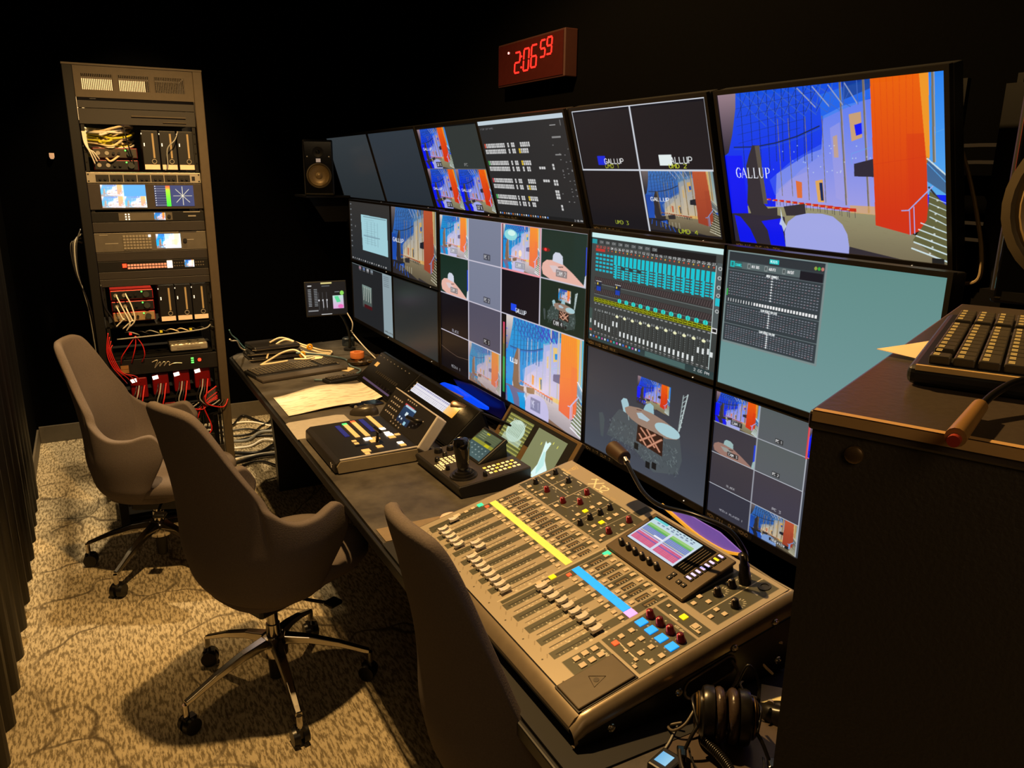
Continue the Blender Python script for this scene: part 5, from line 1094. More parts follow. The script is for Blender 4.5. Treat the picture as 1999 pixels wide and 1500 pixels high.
# knobs
kb = mat('knob_black', (18,16,17), .35); kr = mat('knob_red', (90,14,12), .3, emit=.05); kl = mat('pointer_pale', (225,205,190), .4); kp = mat('pointer_red', (240,90,80), .4, emit=.6)
def knob(u, v_, c='k', r=.0078, h=.017):
    o = obj('knob', MB().lathe([(r*1.15,0),(r*1.15,.002),(r,.0035),(r*.82,h*.9),(r*.6,h),(.0005,h+.0008)], 16), kb if c == 'k' else kr, mx, smooth=True); o.matrix_local = PM(u, v_, .001)
    obj('pointer', MB().box(-.0008,.0008,-r*.95,-r*.2,h*.35,h+.0012), kl if c == 'k' else kp, o)
for u, v_, c in ((.042,.15,'k'),(.046,.285,'k'),(.126,.15,'k'),(.122,.285,'r'),(.240,.15,'r'),(.224,.285,'r'),(.272,.228,'r'),(.370,.152,'k'),(.371,.212,'k'),(.370,.274,'k'),(.374,.338,'k'),(.470,.152,'r'),(.474,.278,'r')): knob(u, v_, c)
for k in range(4): knob(.852+.0385*k, .508, 'r', .009, .019)
for u, v_ in ((.899,.145),(.899,.222),(.961,.222)): knob(u, v_, 'k', .009, .020)
obj('headphone_socket', MB().lathe([(.014,0),(.014,.002),(.009,.002),(.009,.0003)], 20, PM(.953,.053,.001)), kb, mx)
# raised display housing
hw = .335*W; hd = .305*(Y1-Y0)/math.cos(slope); hs = slope+.13
HM = Matrix.Translation(pt(.530,.368,.011)) @ Matrix.Rotation(hs, 4, 'X')
hb = obj('display_housing', MB().box(0, hw, 0, hd, -.009, 0), mat('housing_bronze', (92,80,64), .4, metal=.35), mx, bevel=.006, seg=3); hb.matrix_local = HM
p0 = HM @ Vector((0,.004,-.0095)); p1 = HM @ Vector((0,hd-.006,-.0095))
obj('housing_foot', MB().prism([(p0.y, p0.z-.004), (p1.y+.004, pz_(.05)-.002), (p1.y, p1.z), (p0.y, p0.z)], .530*W+.008, .530*W+hw-.008, 'x'), M_blk, mx)
def HP(u, v_): return (u*hw, hd*(1-v_), 0)
gl = obj('display_glass', MB().box(.058*hw, .812*hw, hd*(1-.66), hd*(1-.055), 0, .0012), M_blkg, hb)
c = CV(190,120,K(205,215,235)); v = c.sub(0,0,1,1)
v.rect(0,0,1,.2,K(190,215,225)); v.rect(0,0,.3,.08,K(90,200,205))
for k in range(8): v.rect(.35+.07*k,.03+.02*(k%2),.39+.07*k,.06+.02*(k%2),K(70,90,120)); v.rect(.12+.1*k,.11,.18+.1*k,.15,K(120,140,170))
for x0,x1 in ((.03,.47),(.52,.96)):
    v.rect(x0,.22,x1,.30,K(150,200,120)); v.rect(x0,.30,x1,.36,K(95,175,90)); v.rect(x0,.36,x1,.54,K(110,130,190)); v.rect(x0,.62,x1,.92,K(205,90,130)); v.rect(x0,.55,x1,.60,K(150,130,190))
    for k in range(14): v.line(x0+.01+.031*k,.38,x0+.01+.031*k,.53,1,K(170,185,220)); v.line(x0+.01+.031*k,.64,x0+.01+.031*k,.9,.8,K(225,140,170))
    v.rect(x0,.70,x1,.73,K(100,90,180)); v.rect(x0,.545,x1,.56,K(230,230,120))
v.rect(.3,.5,.5,.55,K(235,235,250))
picture('display', c.out(), .60*hw, hd*.57, PIC, hb, loc=((.07+.30)*hw, hd*(1-.085-.285), .002), flat=True)
mb = MB()
for k in range(4): mb.box((.70+.028*k)*hw, (.705+.028*k)*hw, hd*(1-.60), hd*(1-.12), .0013, .0016)
obj('level_meter', mb, mat('meter_grey', (90,78,58), .5), hb)
bm['l'] = mat('button_lilac', (205,195,245), .4, emit=.8, ec=(190,180,250))
for k in range(8):
    uu = .868+.0015*k; vv = .66-.082*k; Mx = Matrix.Translation((uu*hw, hd*(1-vv), .0005))
    b = obj('button_frame', MB().box(-.0115,.0115,-.0055,.0055,0,.002), kb, hb); b.matrix_local = Mx
    pad('page_button', 0, 0, 'y' if k == 6 else 'l', .015, .006, .003, b, Matrix.Identity(4))
for k in range(6):
    o = obj('knob', MB().lathe([(.0075,0),(.0075,.003),(.0065,.015),(.004,.0165),(.0005,.017)], 16), kb, hb, smooth=True); o.matrix_local = Matrix.Translation(((.115+.094*k)*hw, hd*(1-.815), .0))
    obj('pointer', MB().cyl((0,-.001,.0165),(0,-.001,.0178),.0022), kl, o)
for uu, vv in ((.745,.745),(.745,.825),(.84,.80),(.895,.80)):
    b = obj('arrow_button', MB().box(-.0055,.0055,-.0055,.0055,0,.003), kb, hb); b.matrix_local = Matrix.Translation((uu*hw, hd*(1-vv), 0)); obj('arrow_mark', MB().prism([(-.002,-.002),(.002,-.002),(0,.002)], .003, .0033), kl, b)
# palm rest corner with embossed mark
pm_ = Matrix.Translation(pt(.948,.875,.002)) @ TM
pr = obj('palm_rest', MB().box(-.040,.040,-.070,.064,0,.006), mat('rest_rubber', (86,74,56), .55), mx, bevel=.005, seg=3); pr.matrix_local = pm_
pg = obj('rest_gap', MB().box(-.043,.043,-.073,.067,-.001,.0012), kb, mx); pg.matrix_local = pm_
obj('embossed_mark', MB().tube([(-.018,-.008,.0062),(.014,-.016,.0062),(.004,.018,.0062),(-.018,-.008,.0062)], .0008, 5, 1).lathe([(.006,0),(.006,.0006),(.0045,.0006)], 14, Matrix.Translation((0,-.002,.006))), mat('emboss', (62,52,38), .6), pr)
# gooseneck lamp plugged into the console
gx, gy, gz = 1.187, 1.112, .885
M_gn = mat('gooseneck_black', (26,26,32), .25, metal=.5)
t = thing('gooseneck_lamp', 'black gooseneck lamp standing on the right rear of the mixing console', 'lamp', (gx, gy, gz))
obj('connector', MB().lathe([(.0135,-.004),(.0135,.05),(.0115,.056),(.0115,.072),(.009,.075),(.008,.098),(.005,.10)], 20), M_cst, t, smooth=True, rot=(math.radians(-4), math.radians(-6), 0))
G = [(1.175,1.107,.975),(1.150,1.095,1.01),(1.135,1.13,1.045),(1.105,1.205,1.055),(1.085,1.29,1.045),(1.10,1.37,1.04),(1.13,1.45,1.045),(1.155,1.52,1.06)]
obj('flexible_neck', MB().tube([(a-gx,b-gy,c_-gz) for a,b,c_ in G], .0052, 10, 8), M_gn, t, smooth=True, angle=180)
obj('collar', MB().cyl((G[-1][0]-gx,G[-1][1]-gy,G[-1][2]-gz),(1.158-gx,1.535-gy,1.066-gz),.008), mat('bright_metal', (200,195,185), .25, metal=1), t, smooth=True)
obj('lamp_head', MB().cyl((1.158-gx,1.535-gy,1.066-gz),(1.165-gx,1.60-gy,1.072-gz),.019,.022,16), mat('brown_hood', (58,40,26), .5), t, smooth=True, bevel=.003)
# grilles / slots seen behind the console
for k in range(6):
    o = obj('paper_card', MB().box(-.03,.03,-.006,.006,0,.0018), mat('cream_card', (225,200,150), .6), loc=(1.335+.0*k, 1.70-.026*k, .790-.004*k), rot=(0,.15,.5)); tag(o, 'narrow cream card edge sticking up behind the mixing console', 'card', 'row of narrow cards behind the console')
o = obj('card_rack', MB().box(-.04,.05,-.10,.10,0,.045), M_blkg, loc=(1.345,1.64,.743)); tag(o, 'low black holder with cards behind the mixing console', 'holder')
# ------------------------------------------------------------------ things on the desk
D0 = DZ+.0005
# near pad left of the console, white pebble mouse
o = obj('desk_pad', MB().box(.66,1.09,1.985,2.075,0,.0025), mat('tan_pad', (128,112,90), .6), loc=(0,0,D0), bevel=.001); tag(o, 'tan desk pad between the joystick controller and the mixing console', 'pad')
t = thing('pebble_mouse', 'small cream mouse on the tan pad beside the mixing console', 'mouse', (.885,2.04,D0+.003)); obj('shell', MB().lathe([(.022,0),(.026,.006),(.022,.014),(.010,.019),(.001,.020)],20,Matrix.Diagonal((1.3,.8,1,1))), mat('cream_plastic', (225,185,150), .5), t, smooth=True)
# production switcher with a stick
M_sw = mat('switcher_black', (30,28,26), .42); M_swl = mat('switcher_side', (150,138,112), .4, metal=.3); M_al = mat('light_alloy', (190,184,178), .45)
t = thing('vision_switcher', 'black vision switcher with raised display panel and lit button columns', 'switcher', (.672, 2.975, D0), R90)
w = .42
obj('base', MB().prism([(.0,.006),(.31,.002),(.375,.002),(.40,.02),(.335,.058),(.02,.052),(.002,.040)], 0, w, 'x'), M_sw, t, bevel=.004)
obj('side_panel', MB().prism([(.012,.004),(.30,.003),(.325,.015),(.325,.050),(.02,.048),(.006,.030)], w, w+.006, 'x'), M_swl, t, bevel=.002)
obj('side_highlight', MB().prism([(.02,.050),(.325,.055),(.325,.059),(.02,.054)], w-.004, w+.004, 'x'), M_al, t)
obj('front_mark', MB().tube([(w-.05,-.001,.022),(w-.04,-.003,.035),(w-.03,-.003,.018),(w-.02,-.003,.034)], .001, 6, 4), M_al, t)
# raised display panel (hinge at y .305, leaning back)
ph = math.atan2(.100,.075); pl = .132
PMx = Matrix.Translation((0,.308,.056)) @ Matrix.Rotation(ph, 4, 'X')
dp = obj('display_panel', MB().box(-.015, w+.0, 0, pl, -.03, 0), M_sw, t, bevel=.005); dp.matrix_local = PMx
sp = obj('panel_end', MB().box(w+.001, w+.012, -.004, pl+.004, -.045, .002), M_al, dp, bevel=.005); 
obj('panel_rim', MB().box(-.015, w+.004, pl, pl+.005, -.035, .001), M_al, dp, bevel=.002)
c = CV(90,70,K(12,26,44)); v = c.sub(0,0,1,1); v.rect(0,0,.8,.1,K(200,60,60)); v.rect(.1,.05,1,.16,K(170,200,215)); v.grad(.0,.16,1,1,K(25,60,95),K(14,35,60)); v.rect(.4,.35,.6,.55,K(215,230,235)); v.rect(.1,.7,.2,.8,K(220,230,235)); v.rect(.3,.72,.4,.82,K(220,230,235)); v.rect(.62,.8,.8,.98,K(150,200,220)); v.line(.55,.5,.9,.5,1.5,K(120,150,170))
picture('display', c.out(), .115, .078, PIC, dp, loc=(.205,pl*.52,.0012), flat=True)
mb = mat('lit_white', (245,232,205), .5, emit=.55)
def key(nm, x, y, z, dx, dy, m, par, dz=.003): 
    k_ = (nm, dx, dy, m.name)
    if k_ in mesh_cache: o = mesh_cache[k_].copy(); COL.objects.link(o)
    else: o = obj(nm, blk(dx, dy, dz), m, bevel=.0008); mesh_cache[k_] = o
    o.parent = par; o.location = (x, y, z); return o
for i in range(5):
    for j in range(4): key('panel_key', .025+.022*i, .035+.022*j, .0, .009, .007, mat('dim_key', (160,150,135), .5, emit=.1), dp)
for i in range(5): key('panel_key', .15+.022*i, pl*.93, .0, .008, .006, mat('dim_key', (160,150,135), .5), dp)
for i in range(4):
    for j in range(2): key('panel_key', .12+.03*i, .012+.016*j, .0, .006, .006, mat('dim_key', (160,150,135), .5), dp)
for i in range(5): key('panel_key', .285+.018*i, .04+.012*i, .0, .005, .005, mat('dim_key', (160,150,135), .5), dp)
o = obj('transition_lever', MB().tube([(.345,.085,.004),(.335,.075,.022),(.275,.068,.026)], .009, 12, 3), M_cst, dp, smooth=True)
zt = .0535
LW = mat('hot_lit_white', (255,245,230), .5, emit=1.3); LA = mat('amber_key', (225,185,120), .5, emit=.38); LG = mat('lit_green', (70,230,120), .5, emit=1.); LR = mat('lit_red', (250,90,50), .5, emit=1.); LB = mat('dim_blue_key', (30,40,140), .5, emit=.25)
def zt_(y): return .0522+.019*(y-.02)
def col(y, x0, n, m0, first=None, st=.0205, dx=.019, dy=.019):
    for k in range(n): key('button', x0+st*k, y, zt_(y), dx, dy, first if (k == 0 and first) else m0, t)
col(.148, .045, 9, LA, LG); col(.186, .030, 10, LA, LR); col(.262, .000, 8, LA); key('button', .17, .262, zt_(.262), .022,.022, LW, t)
col(.115, .062, 7, LB, None); col(.222, .028, 8, LB, None)
for x, y, m_, s_ in ((.255,.122,LA,.017),(.285,.122,LA,.017),(.257,.175,LW,.03),(.287,.188,LA,.03),(.262,.205,LA,.026),(.225,.262,LW,.022),(.25,.262,LW,.028),(.28,.262,LA,.026),(.262,.29,LA,.02),(.355,.268,LW,.022),(.382,.268,LA,.022),(.357,.187,LA,.024),(.375,.13,LA,.03),(.405,.125,LA,.018)): key('wide_button', x, y, zt_(y), s_, s_, m_, t)
ts = obj('slider_slot', MB().box(.30,.316,.11,.205,zt,zt+.0012), M_blkg, t)
obj('t_bar', MB().tube([(.30,.195,zt),(.30,.20,zt+.025),(.298,.20,zt+.045)], .006, 8, 3).cyl((.27,.20,zt+.046),(.33,.20,zt+.05),.007), M_cst, t, smooth=True)
# joystick controller
ang = math.radians(-90+1.5)
t = thing('joystick_controller', 'black camera controller with a tall joystick and small tilted screen', 'controller', (.962, 2.53, D0+.001), ang)
w, d = .365, .275
M_jy = mat('controller_black', (30,28,26), .45)
obj('chassis', MB().prism([(.012,.0),(d-.01,.0),(d,.012),(d,.062),(.004,.040),(0,.034)], 0, w, 'x'), M_jy, t, bevel=.003)
js = math.atan2(.022, d-.004)
JM = Matrix.Translation((0,.004,.040)) @ Matrix.Rotation(js,4,'X')
top = obj('top_plate', MB().box(.004,w-.004,.004,d-.004,0,.0012), mat('controller_top', (52,46,38), .45), t); top.matrix_local = JM
obj('joystick_boot', MB().lathe([(.048,0),(.046,.006),(.038,.005),(.037,.014),(.029,.012),(.028,.021),(.020,.020),(.018,.028)],28,Matrix.Translation((.288,.052,.001))), mat('boot_rubber', (22,20,19), .4), top, smooth=True)
obj('joystick_grip', MB().lathe([(.016,.024),(.020,.036),(.024,.07),(.028,.105),(.029,.122),(.025,.132),(.012,.136),(.001,.1365)],24,Matrix.Translation((.288,.052,.0)) @ Matrix.Rotation(.03,4,'Y')), M_blkg, top, smooth=True)
for i in range(3):
    for j in range(7): key('round_key', .276+.024*i, .138+.018*j, .0, .011, .011, mat('glow_key', (245,225,165), .5, emit=.55) if (i+j)%3 else mat('glow_key_yellow', (240,210,90), .5, emit=.6), top)
for i in range(5):
    for j in range(4): key('round_key', .110+.0165*j, .035+.0165*i, .0, .010, .010, mat('glow_key', (245,225,165), .5), top)
for i in range(3):
    for j in range(5): key('tiny_key', .150+.012*j, .004+.010*i+.006, .0, .006, .006, mat('glow_key', (245,225,165), .5), top)
for x, y, r in ((.045,.07,.016),(.05,.115,.014),(.09,.075,.009),(.12,.032,.010),(.03,.15,.012),(.06,.17,.010),(.08,.20,.009),(.035,.20,.010),(.10,.225,.008),(.06,.235,.009),(.21,.03,.008),(.335,.11,.008)):
    obj('knob', MB().lathe([(r,0),(r,.006),(r*.85,.016),(r*.6,.018),(.0005,.018)],16,Matrix.Translation((x,y,0))), kb, top, smooth=True)
SMx = Matrix.Translation((.075,.132,.004)) @ Matrix.Rotation(.50,4,'X')
sc = obj('screen_housing', MB().box(0,.165,0,.135,-.016,.0), M_blk, top, bevel=.004); sc.matrix_local = SMx
obj('housing_wedge', MB().prism([(.140,.0),(.25,.0),(.25,.055),(.15,.006)], .08, .235, 'x'), M_blk, top)
c = CV(90,70,K(86,98,72)); v = c.sub(0,0,1,1)
for j in range(4): v.rect(.05,.03+.075*j,.95,.09+.075*j,K(102,112,78)); v.rect(.1,.045+.075*j,.4,.07+.075*j,K(150,160,120))
v.rect(.3,.04,.45,.1,K(210,200,40)); v.rect(.0,.38,1,.5,K(160,160,60)); v.rect(.5,.3,.8,.38,K(40,50,40)); v.rect(.62,.40,.82,.5,K(215,205,30)); v.grad(0,.5,1,1,K(70,92,92),K(84,110,110))
for i in range(5):
    for j in range(3): v.rect(.1+.18*i,.58+.13*j,.16+.18*i,.62+.13*j,K(150,170,165))
picture('screen', c.out(), .145, .112, painted('dim_screen', .8, .2), sc, loc=(.0825,.066,.0012), flat=True)
# black 19 inch modules leaning in front of the monitors
def console_module(label, Ya, Yb, name):
    t = thing(name, label, 'module', (1.13, Ya, D0), R90); L = Ya-Yb
    obj('housing', MB().prism([(0,.0),(.20,.0),(.155,.135),(.14,.135),(-.004,.012)], 0, L, 'x'), M_blk, t, bevel=.003)
    f = obj('face', MB().box(.002,L-.002,.004,.182,0,.003), mat('module_face', (20,19,18), .25), t); f.matrix_local = Matrix.Translation((0,-.003,.013)) @ Matrix.Rotation(math.atan2(.123,.144),4,'X'); return t, f, L
t, f, L = console_module('black tilted control module with a cream sticker behind the papers', 3.765, 3.25, 'talkback_panel')
obj('sticker', MB().box(.05,.09,.105,.130,.003,.0035), mat('cream_card', (225,200,150), .6), f)
for i in range(12): key('panel_key', .14+.025*i, .085, .003, .014, .016, mat('dark_key', (44,41,38), .4), f)
for i in range(6): obj('knob', MB().cyl((.24+.04*i,.04,.003),(.24+.04*i,.04,.014),.008), kb, f)
for i in range(9): key('tiny_lamp', .03+.05*i, .165, .003, .004, .004, mat('dim_key', (160,150,135), .5), f)
obj('display_strip', MB().box(.06,.44,.018,.028,.003,.0036), mat('violet_strip', (70,66,120), .4, emit=.25), f)
t, f, L = console_module('black tilted module with a long white lit label strip', 3.235, 2.62, 'label_strip_panel')
c = CV(150,24,K(225,222,230)); v=c.sub(0,0,1,1)
for k in range(22): v.rect(.02+.036*k,.1,.045+.036*k,.25,K(150,150,190)); v.rect(.02+.036*k,.45,.045+.036*k,.52,K(170,165,190)); v.line(.03+.036*k,.6,.03+.036*k,.9,.8,K(160,160,170))
v.grad(.80,0,1,1,K(245,200,130),K(250,170,60),'h')
picture('lamplit_strip', c.out(), .46, .048, painted('lamplit_strip', 1.05, .5), f, loc=(.265,.125,.0042), flat=True)  # lamp light on the label put in as emission and an amber end
for i in range(7): obj('round_lamp', MB().cyl((.03,.04+.018*i,.003),(.03,.04+.018*i,.005),.004), mat('dim_key', (160,150,135), .5), f)
t = thing('gooseneck_lamp', 'black gooseneck lamp bent over the lit label strip', 'lamp', (1.344,2.285,D0))
G = [(0,0,0),(0,.0,.05),(-.012,.05,.092),(-.03,.14,.12),(-.05,.25,.125),(-.066,.36,.122),(-.08,.44,.118)]
obj('base_plug', MB().cyl((0,0,0),(0,0,.03),.009), M_cst, t, smooth=True); obj('flexible_neck', MB().tube(G,.0052,10,8), M_gn, t, smooth=True, angle=180)
obj('lamp_hood', MB().cyl((-.08,.44,.118),(-.10,.53,.112),.013,.018,16), mat('brown_hood', (58,40,26), .5), t, smooth=True); obj('lamp_glow', MB().cb((-.098,.505,.0985),(.02,.05,.004)), mat('amber_glow', (255,170,50), .5, emit=4.), t)
l = bpy.data.lights.new('strip_lamp','POINT'); l.energy = .35; l.color = (1,.6,.2); l.shadow_soft_size=.015; o = bpy.data.objects.new('strip_lamp',l); COL.objects.link(o); o.location=(1.235,2.80,.87)
# blue lit acrylic wedge and paper packets behind the strip
o = obj('blue_light_bar', MB().prism([(3.299,.804),(3.166,.780),(3.03,.782),(2.786,.820),(2.786,.831),(3.10,.842),(3.25,.825)], -.006, .006, 'x'), mat('blue_acrylic', (10,60,250), .2, emit=.85, ec=(5,70,255)), loc=(1.385,0,0)); tag(o, 'tapered glowing blue light bar under the big multiview monitor', 'light bar')
o = obj('reflection_sheet', MB().prism([(3.05,.785),(2.72,.795),(2.68,.845),(2.70,.872),(3.0,.872),(3.2,.85)], -.002, .002, 'x'), mat('deep_blue_reflection', (3,3,30), .3, emit=.1, ec=(6,6,120)), loc=(1.415,0,0)); tag(o, 'added dim deep blue sheet imitating screen reflections behind the blue light bar', 'panel')  # emissive sheet added as the blue screen reflection around the bar
t = thing('light_bar_stand', 'small black stand under the glowing blue light bar', 'stand', (1.385,3.0,D0)); obj('post', MB().box(-.008,.008,-.10,.10,0,.036), M_blk, t)
for k,(y,x) in enumerate(((3.42,1.335),(3.31,1.345),(3.14,1.352))): o = obj('card_packet', MB().box(-.009,.009,-.085 if k<2 else -.14,.07,0,.008), mat('tan_card', (120,102,66), .6), loc=(x,y,.8145), rot=(0,.05,.05*k)); tag(o, ['far tan card packet on the ledge left of the blue light bar','middle tan card packet on the ledge left of the blue light bar','near tan card packet touching the glowing blue light bar'][k], 'packet', None)
t = thing('card_ledge', 'black ledge carrying tan card packets behind the tilted modules', 'ledge', (1.35,3.25,D0)); obj('body', MB().box(-.03,.03,-.2,.28,0,.0725), M_blk, t, bevel=.003)
# two small screens under the multiview
t = thing('dual_screen_unit', 'tilted unit with two small olive screens under the big multiview monitor', 'display', (1.235, 2.52, D0+.002), R90)
f = obj('front_panel', MB().box(0,.50,0,.205,-.02,0), mat('bronze_panel', (92,74,48), .5), t, bevel=.003); f.matrix_local = Matrix.Translation((0,0,.01)) @ Matrix.Rotation(math.radians(56),4,'X')
obj('foot', MB().prism([(.02,.0),(.13,.0),(.12,.14),(.10,.14)], .02, .48, 'x'), M_blk, t); obj('dark_inset', MB().box(.02,.48,.10,.195,0,.0012), M_blk, f)
c = CV(100,90,K(110,112,60)); v=c.sub(0,0,1,1)
for k in range(11): v.line(0,.05+.09*k,1,.05+.09*k,1.5,K(190,185,90)); v.line(0,.09+.09*k,1,.09+.09*k,1.2,K(60,66,30))
v.ell(.5,.36,.34,.28,K(190,215,195)); 
for k in range(9): v.line(.28+.055*k,.12,.26+.055*k,.62,1.2,K(110,130,110)); v.line(.25+.06*k,.1,.27+.06*k,.2,1.6,K(225,240,225))
v.rect(.15,.5,.9,.68,K(200,225,210),.6)
picture('small_screen', c.out(), .175, .150, PIC, f, loc=(.125,.105,.002), flat=True)
c = CV(100,90,K(128,132,92)); v=c.sub(0,0,1,1)
v.poly([(.40,.18),(.47,.22),(.52,.16),(.58,.18),(.56,.38),(.66,.55),(.85,.7),(.80,.9),(.7,1),(.45,1),(.52,.7),(.46,.4)],K(225,250,245)); v.poly([(.5,.4),(.56,.4),(.7,.65),(.62,.9),(.55,.8)],K(190,235,230))
for q in ((.3,.25),(.62,.12),(.78,.15),(.5,.95)): v.rect(q[0],q[1],q[0]+.025,q[1]+.06,K(215,210,90))
picture('small_screen', c.out(), .190, .160, PIC, f, loc=(.342,.100,.002), flat=True)
for k in range(4): cable('thin cable pair lying behind the joystick controller', [(1.25+.01*k,2.46-.02*k,D0+.006+.004*k),(1.275,2.40-.015*k,D0+.012),(1.285,2.33-.01*k,D0+.010),(1.30,2.27-.02*k,D0+.006)], .0042, [3,1,3,1][k], 'thin cables behind the joystick controller')
# papers, phone, mouse, pad
def sheet(name, P, m, label, cat, hfun, n=24):
    a,b,c_,d_ = [Vector((*p,0)) for p in P]
    def fn(u, v_): q = (a*(1-u)+b*u)*(1-v_)+(d_*(1-u)+c_*u)*v_; return (q.x, q.y, D0+.0012+hfun(u,v_))
    o = obj(name, MB().grid(fn,n,n//2), m, smooth=True, solid=.0008, angle=180); return tag(o, label, cat)
def paperimg():
    m = mat('printed_paper', (230,224,206), .7, var=.02); nt = m.node_tree; b = nt.nodes['Principled BSDF']; N = nt.nodes.new; L = nt.links.new
    tc = N('ShaderNodeTexCoord'); mp = N('ShaderNodeMapping'); mp.inputs['Scale'].default_value=(14,60,1); L(tc.outputs['Object'], mp.inputs['Vector']); nz = N('ShaderNodeTexNoise'); nz.inputs['Scale'].default_value=1.2; L(mp.outputs['Vector'], nz.inputs['Vector'])
    r = N('ShaderNodeValToRGB'); r.color_ramp.elements[0].position=.52; r.color_ramp.elements[1].position=.60; r.color_ramp.elements[0].color=(*lin((230,224,206)),1); r.color_ramp.elements[1].color=(*lin((196,190,172)),1)
    L(nz.outputs['Fac'], r.inputs['Fac']); L(r.outputs['Color'], b.inputs['Base Color']); return m
sheet('paper_sheet', ((.680,3.300),(1.150,3.375),(1.185,3.700),(.680,3.615)), paperimg(), 'long cream printed paper lying curled on the desk in front of the modules', 'paper', lambda u,v_: .004+.022*math.sin(PI*min(1,u*1.1))**2*(.35+.65*v_)+.018*max(0,u-.85)/.15)
t = thing('smartphone', 'black phone lying partly under the cream paper', 'phone', (1.035,3.335,D0), .1); obj('body', MB().box(-.075,.075,-.038,.038,0,.008), M_blkg, t, bevel=.006, seg=3); obj('screen', MB().box(-.068,.068,-.032,.032,.008,.0084), mat('phone_glass',(14,15,20),.08,coat=.6), t)
o = obj('mouse_pad', MB().prism([(.642,2.985),(.70,2.985),(.90,2.99),(.90,3.22),(.87,3.235),(.66,3.215),(.645,3.20)], 0, .003, 'z'), mat('grey_pad', (172,166,158), .6), loc=(0,0,D0)); tag(o, 'pale grey rounded mouse pad at the desk edge beside the vision switcher', 'mouse pad')
def mouse(label, x, y, z, rz, m=M_blk, s=1.):
    t = thing('computer_mouse', label, 'mouse', (x,y,z), rz)
    def fn(u, v_):
        a = 2*PI*u; r = math.cos(v_*PI/2)**.55 if v_ < 1 else 0; return (.031*s*r*math.cos(a), .058*s*r*math.sin(a), .036*s*math.sin(v_*PI/2)*(1-.15*math.sin(a)))
    obj('shell', MB().grid(fn, 28, 10, True), m, t, smooth=True, angle=180); obj('wheel', MB().cyl((-.003,.032*s,.030*s),(.003,.032*s,.030*s),.007), M_sil, t); return t
mouse('black and silver mouse between the paper and the vision switcher', .985, 3.20, D0, math.radians(70), mat('mouse_grey', (60,55,48), .3, metal=.3), 1.1)
# keyboard with wrist rest
def keyboard(label, loc, rz, w=.45, d=.15, h=.018, cols=21, rows=6, M_k=None, M_b=None, rest=False, par=None, keyc=None, tilt=0.):
    t = thing('computer_keyboard', label, 'keyboard', loc, rot=(tilt,0,rz))
    M_k = M_k or mat('keycap_black', (44,40,36), .45); M_b = M_b or M_blk
    obj('case', MB().box(0,w,0,d,0,h), M_b, t, bevel=.006, seg=3)
    mb = MB(); kw = (w-.024)/cols; kd = (d-.024)/rows; r_ = random.Random(5)
    for j in range(rows):
        i = 0
        while i < cols:
            n = 6 if (j == 0 and i == 4) else (2 if (j in (1,2,3) and i in (0, cols-8)) else 1)
            if i == cols-5 or (j==5 and i in (1,)): i += 1; continue
            x0 = .012+kw*i; y0 = .012+kd*j
            mb.box(x0+.001, x0+kw*n-.001, y0+.001, y0+kd-.001, h, h+.007); i += n
    k = obj('keys', mb, M_k, t, bevel=.0012)
    mb = MB()
    for j in range(rows):
        for i in range(cols):
            if i == cols-5 or (j == 0 and 4 < i < 10): continue
            x0 = .012+kw*(i+.2); y0 = .012+kd*(j+.55)
            for q_ in (0,1): mb.box(x0+kw*.32*q_, x0+kw*(.32*q_+.16), y0, y0+kd*.25, h+.0071, h+.0074)
    lg = obj('key_legends', mb, keyc or mat('legend_grey', (150,135,100), .5), t); lg['kind'] = 'stuff'
    if rest: obj('wrist_rest', MB().box(0,w,-.085,-.002,0,.016), mat('foam_rest', (58,50,42), .8), t, bevel=.005, seg=3)
    return t
keyboard('black keyboard with a foam wrist rest at the far end of the desk', (.672,3.99,D0), math.radians(11), rest=True, w=.47, d=.165)
# laptop sleeves
for k, (w_, d_, rz, nm) in enumerate(((.29,.22,.05,'bottom'),(.28,.21,-.04,'middle'),(.26,.20,.10,'top'))):
    t = thing('laptop_sleeve', nm+' black laptop sleeve of the stack at the far desk corner', 'sleeve', (.86,4.49,D0+.0275*k), rz, 'stack of black laptop sleeves'); obj('body', MB().box(-w_/2,w_/2,-d_/2,d_/2,0,.027), mat('sleeve_black', (30,27,25), .35, bump=.2), t, bevel=.010, seg=3)
    obj('zip', MB().tube([(-w_/2-.001,-d_/2+.02,.0135),(-w_/2+.012,-d_/2-.001,.0135),(w_/2-.012,-d_/2-.001,.0135),(w_/2+.001,-d_/2+.02,.0135)],.0016,6,3), mat('zip_grey',(90,82,70),.4,metal=.6), t)
# cable heap
for k, P in enumerate((
  [(.80,4.36,.02),(.84,4.42,.06),(.93,4.46,.095),(1.02,4.44,.05),(1.10,4.40,.02),(1.16,4.38,.01),(1.12,4.33,.01),(1.0,4.36,.012)],
  [(.84,4.45,.09),(.92,4.50,.10),(1.02,4.46,.06),(1.12,4.42,.025),(1.18,4.42,.012),(1.14,4.36,.012),(1.04,4.40,.02),(.98,4.43,.05)],
  [(.73,4.16,.035),(.80,4.25,.04),(.88,4.32,.055),(.95,4.33,.06),(.99,4.28,.03),(.98,4.22,.03)],
  [(.73,4.16,.036),(.80,4.17,.036),(.88,4.20,.034)],
  [(.92,4.22,.035),(.98,4.20,.034),(1.03,4.22,.033)])):
    cable('cream cable in the heap between the laptop sleeves and the keyboard', [(a,b,D0+c_) for a,b,c_ in P], .0055, 1, 'cream cables heaped at the far end of the desk')
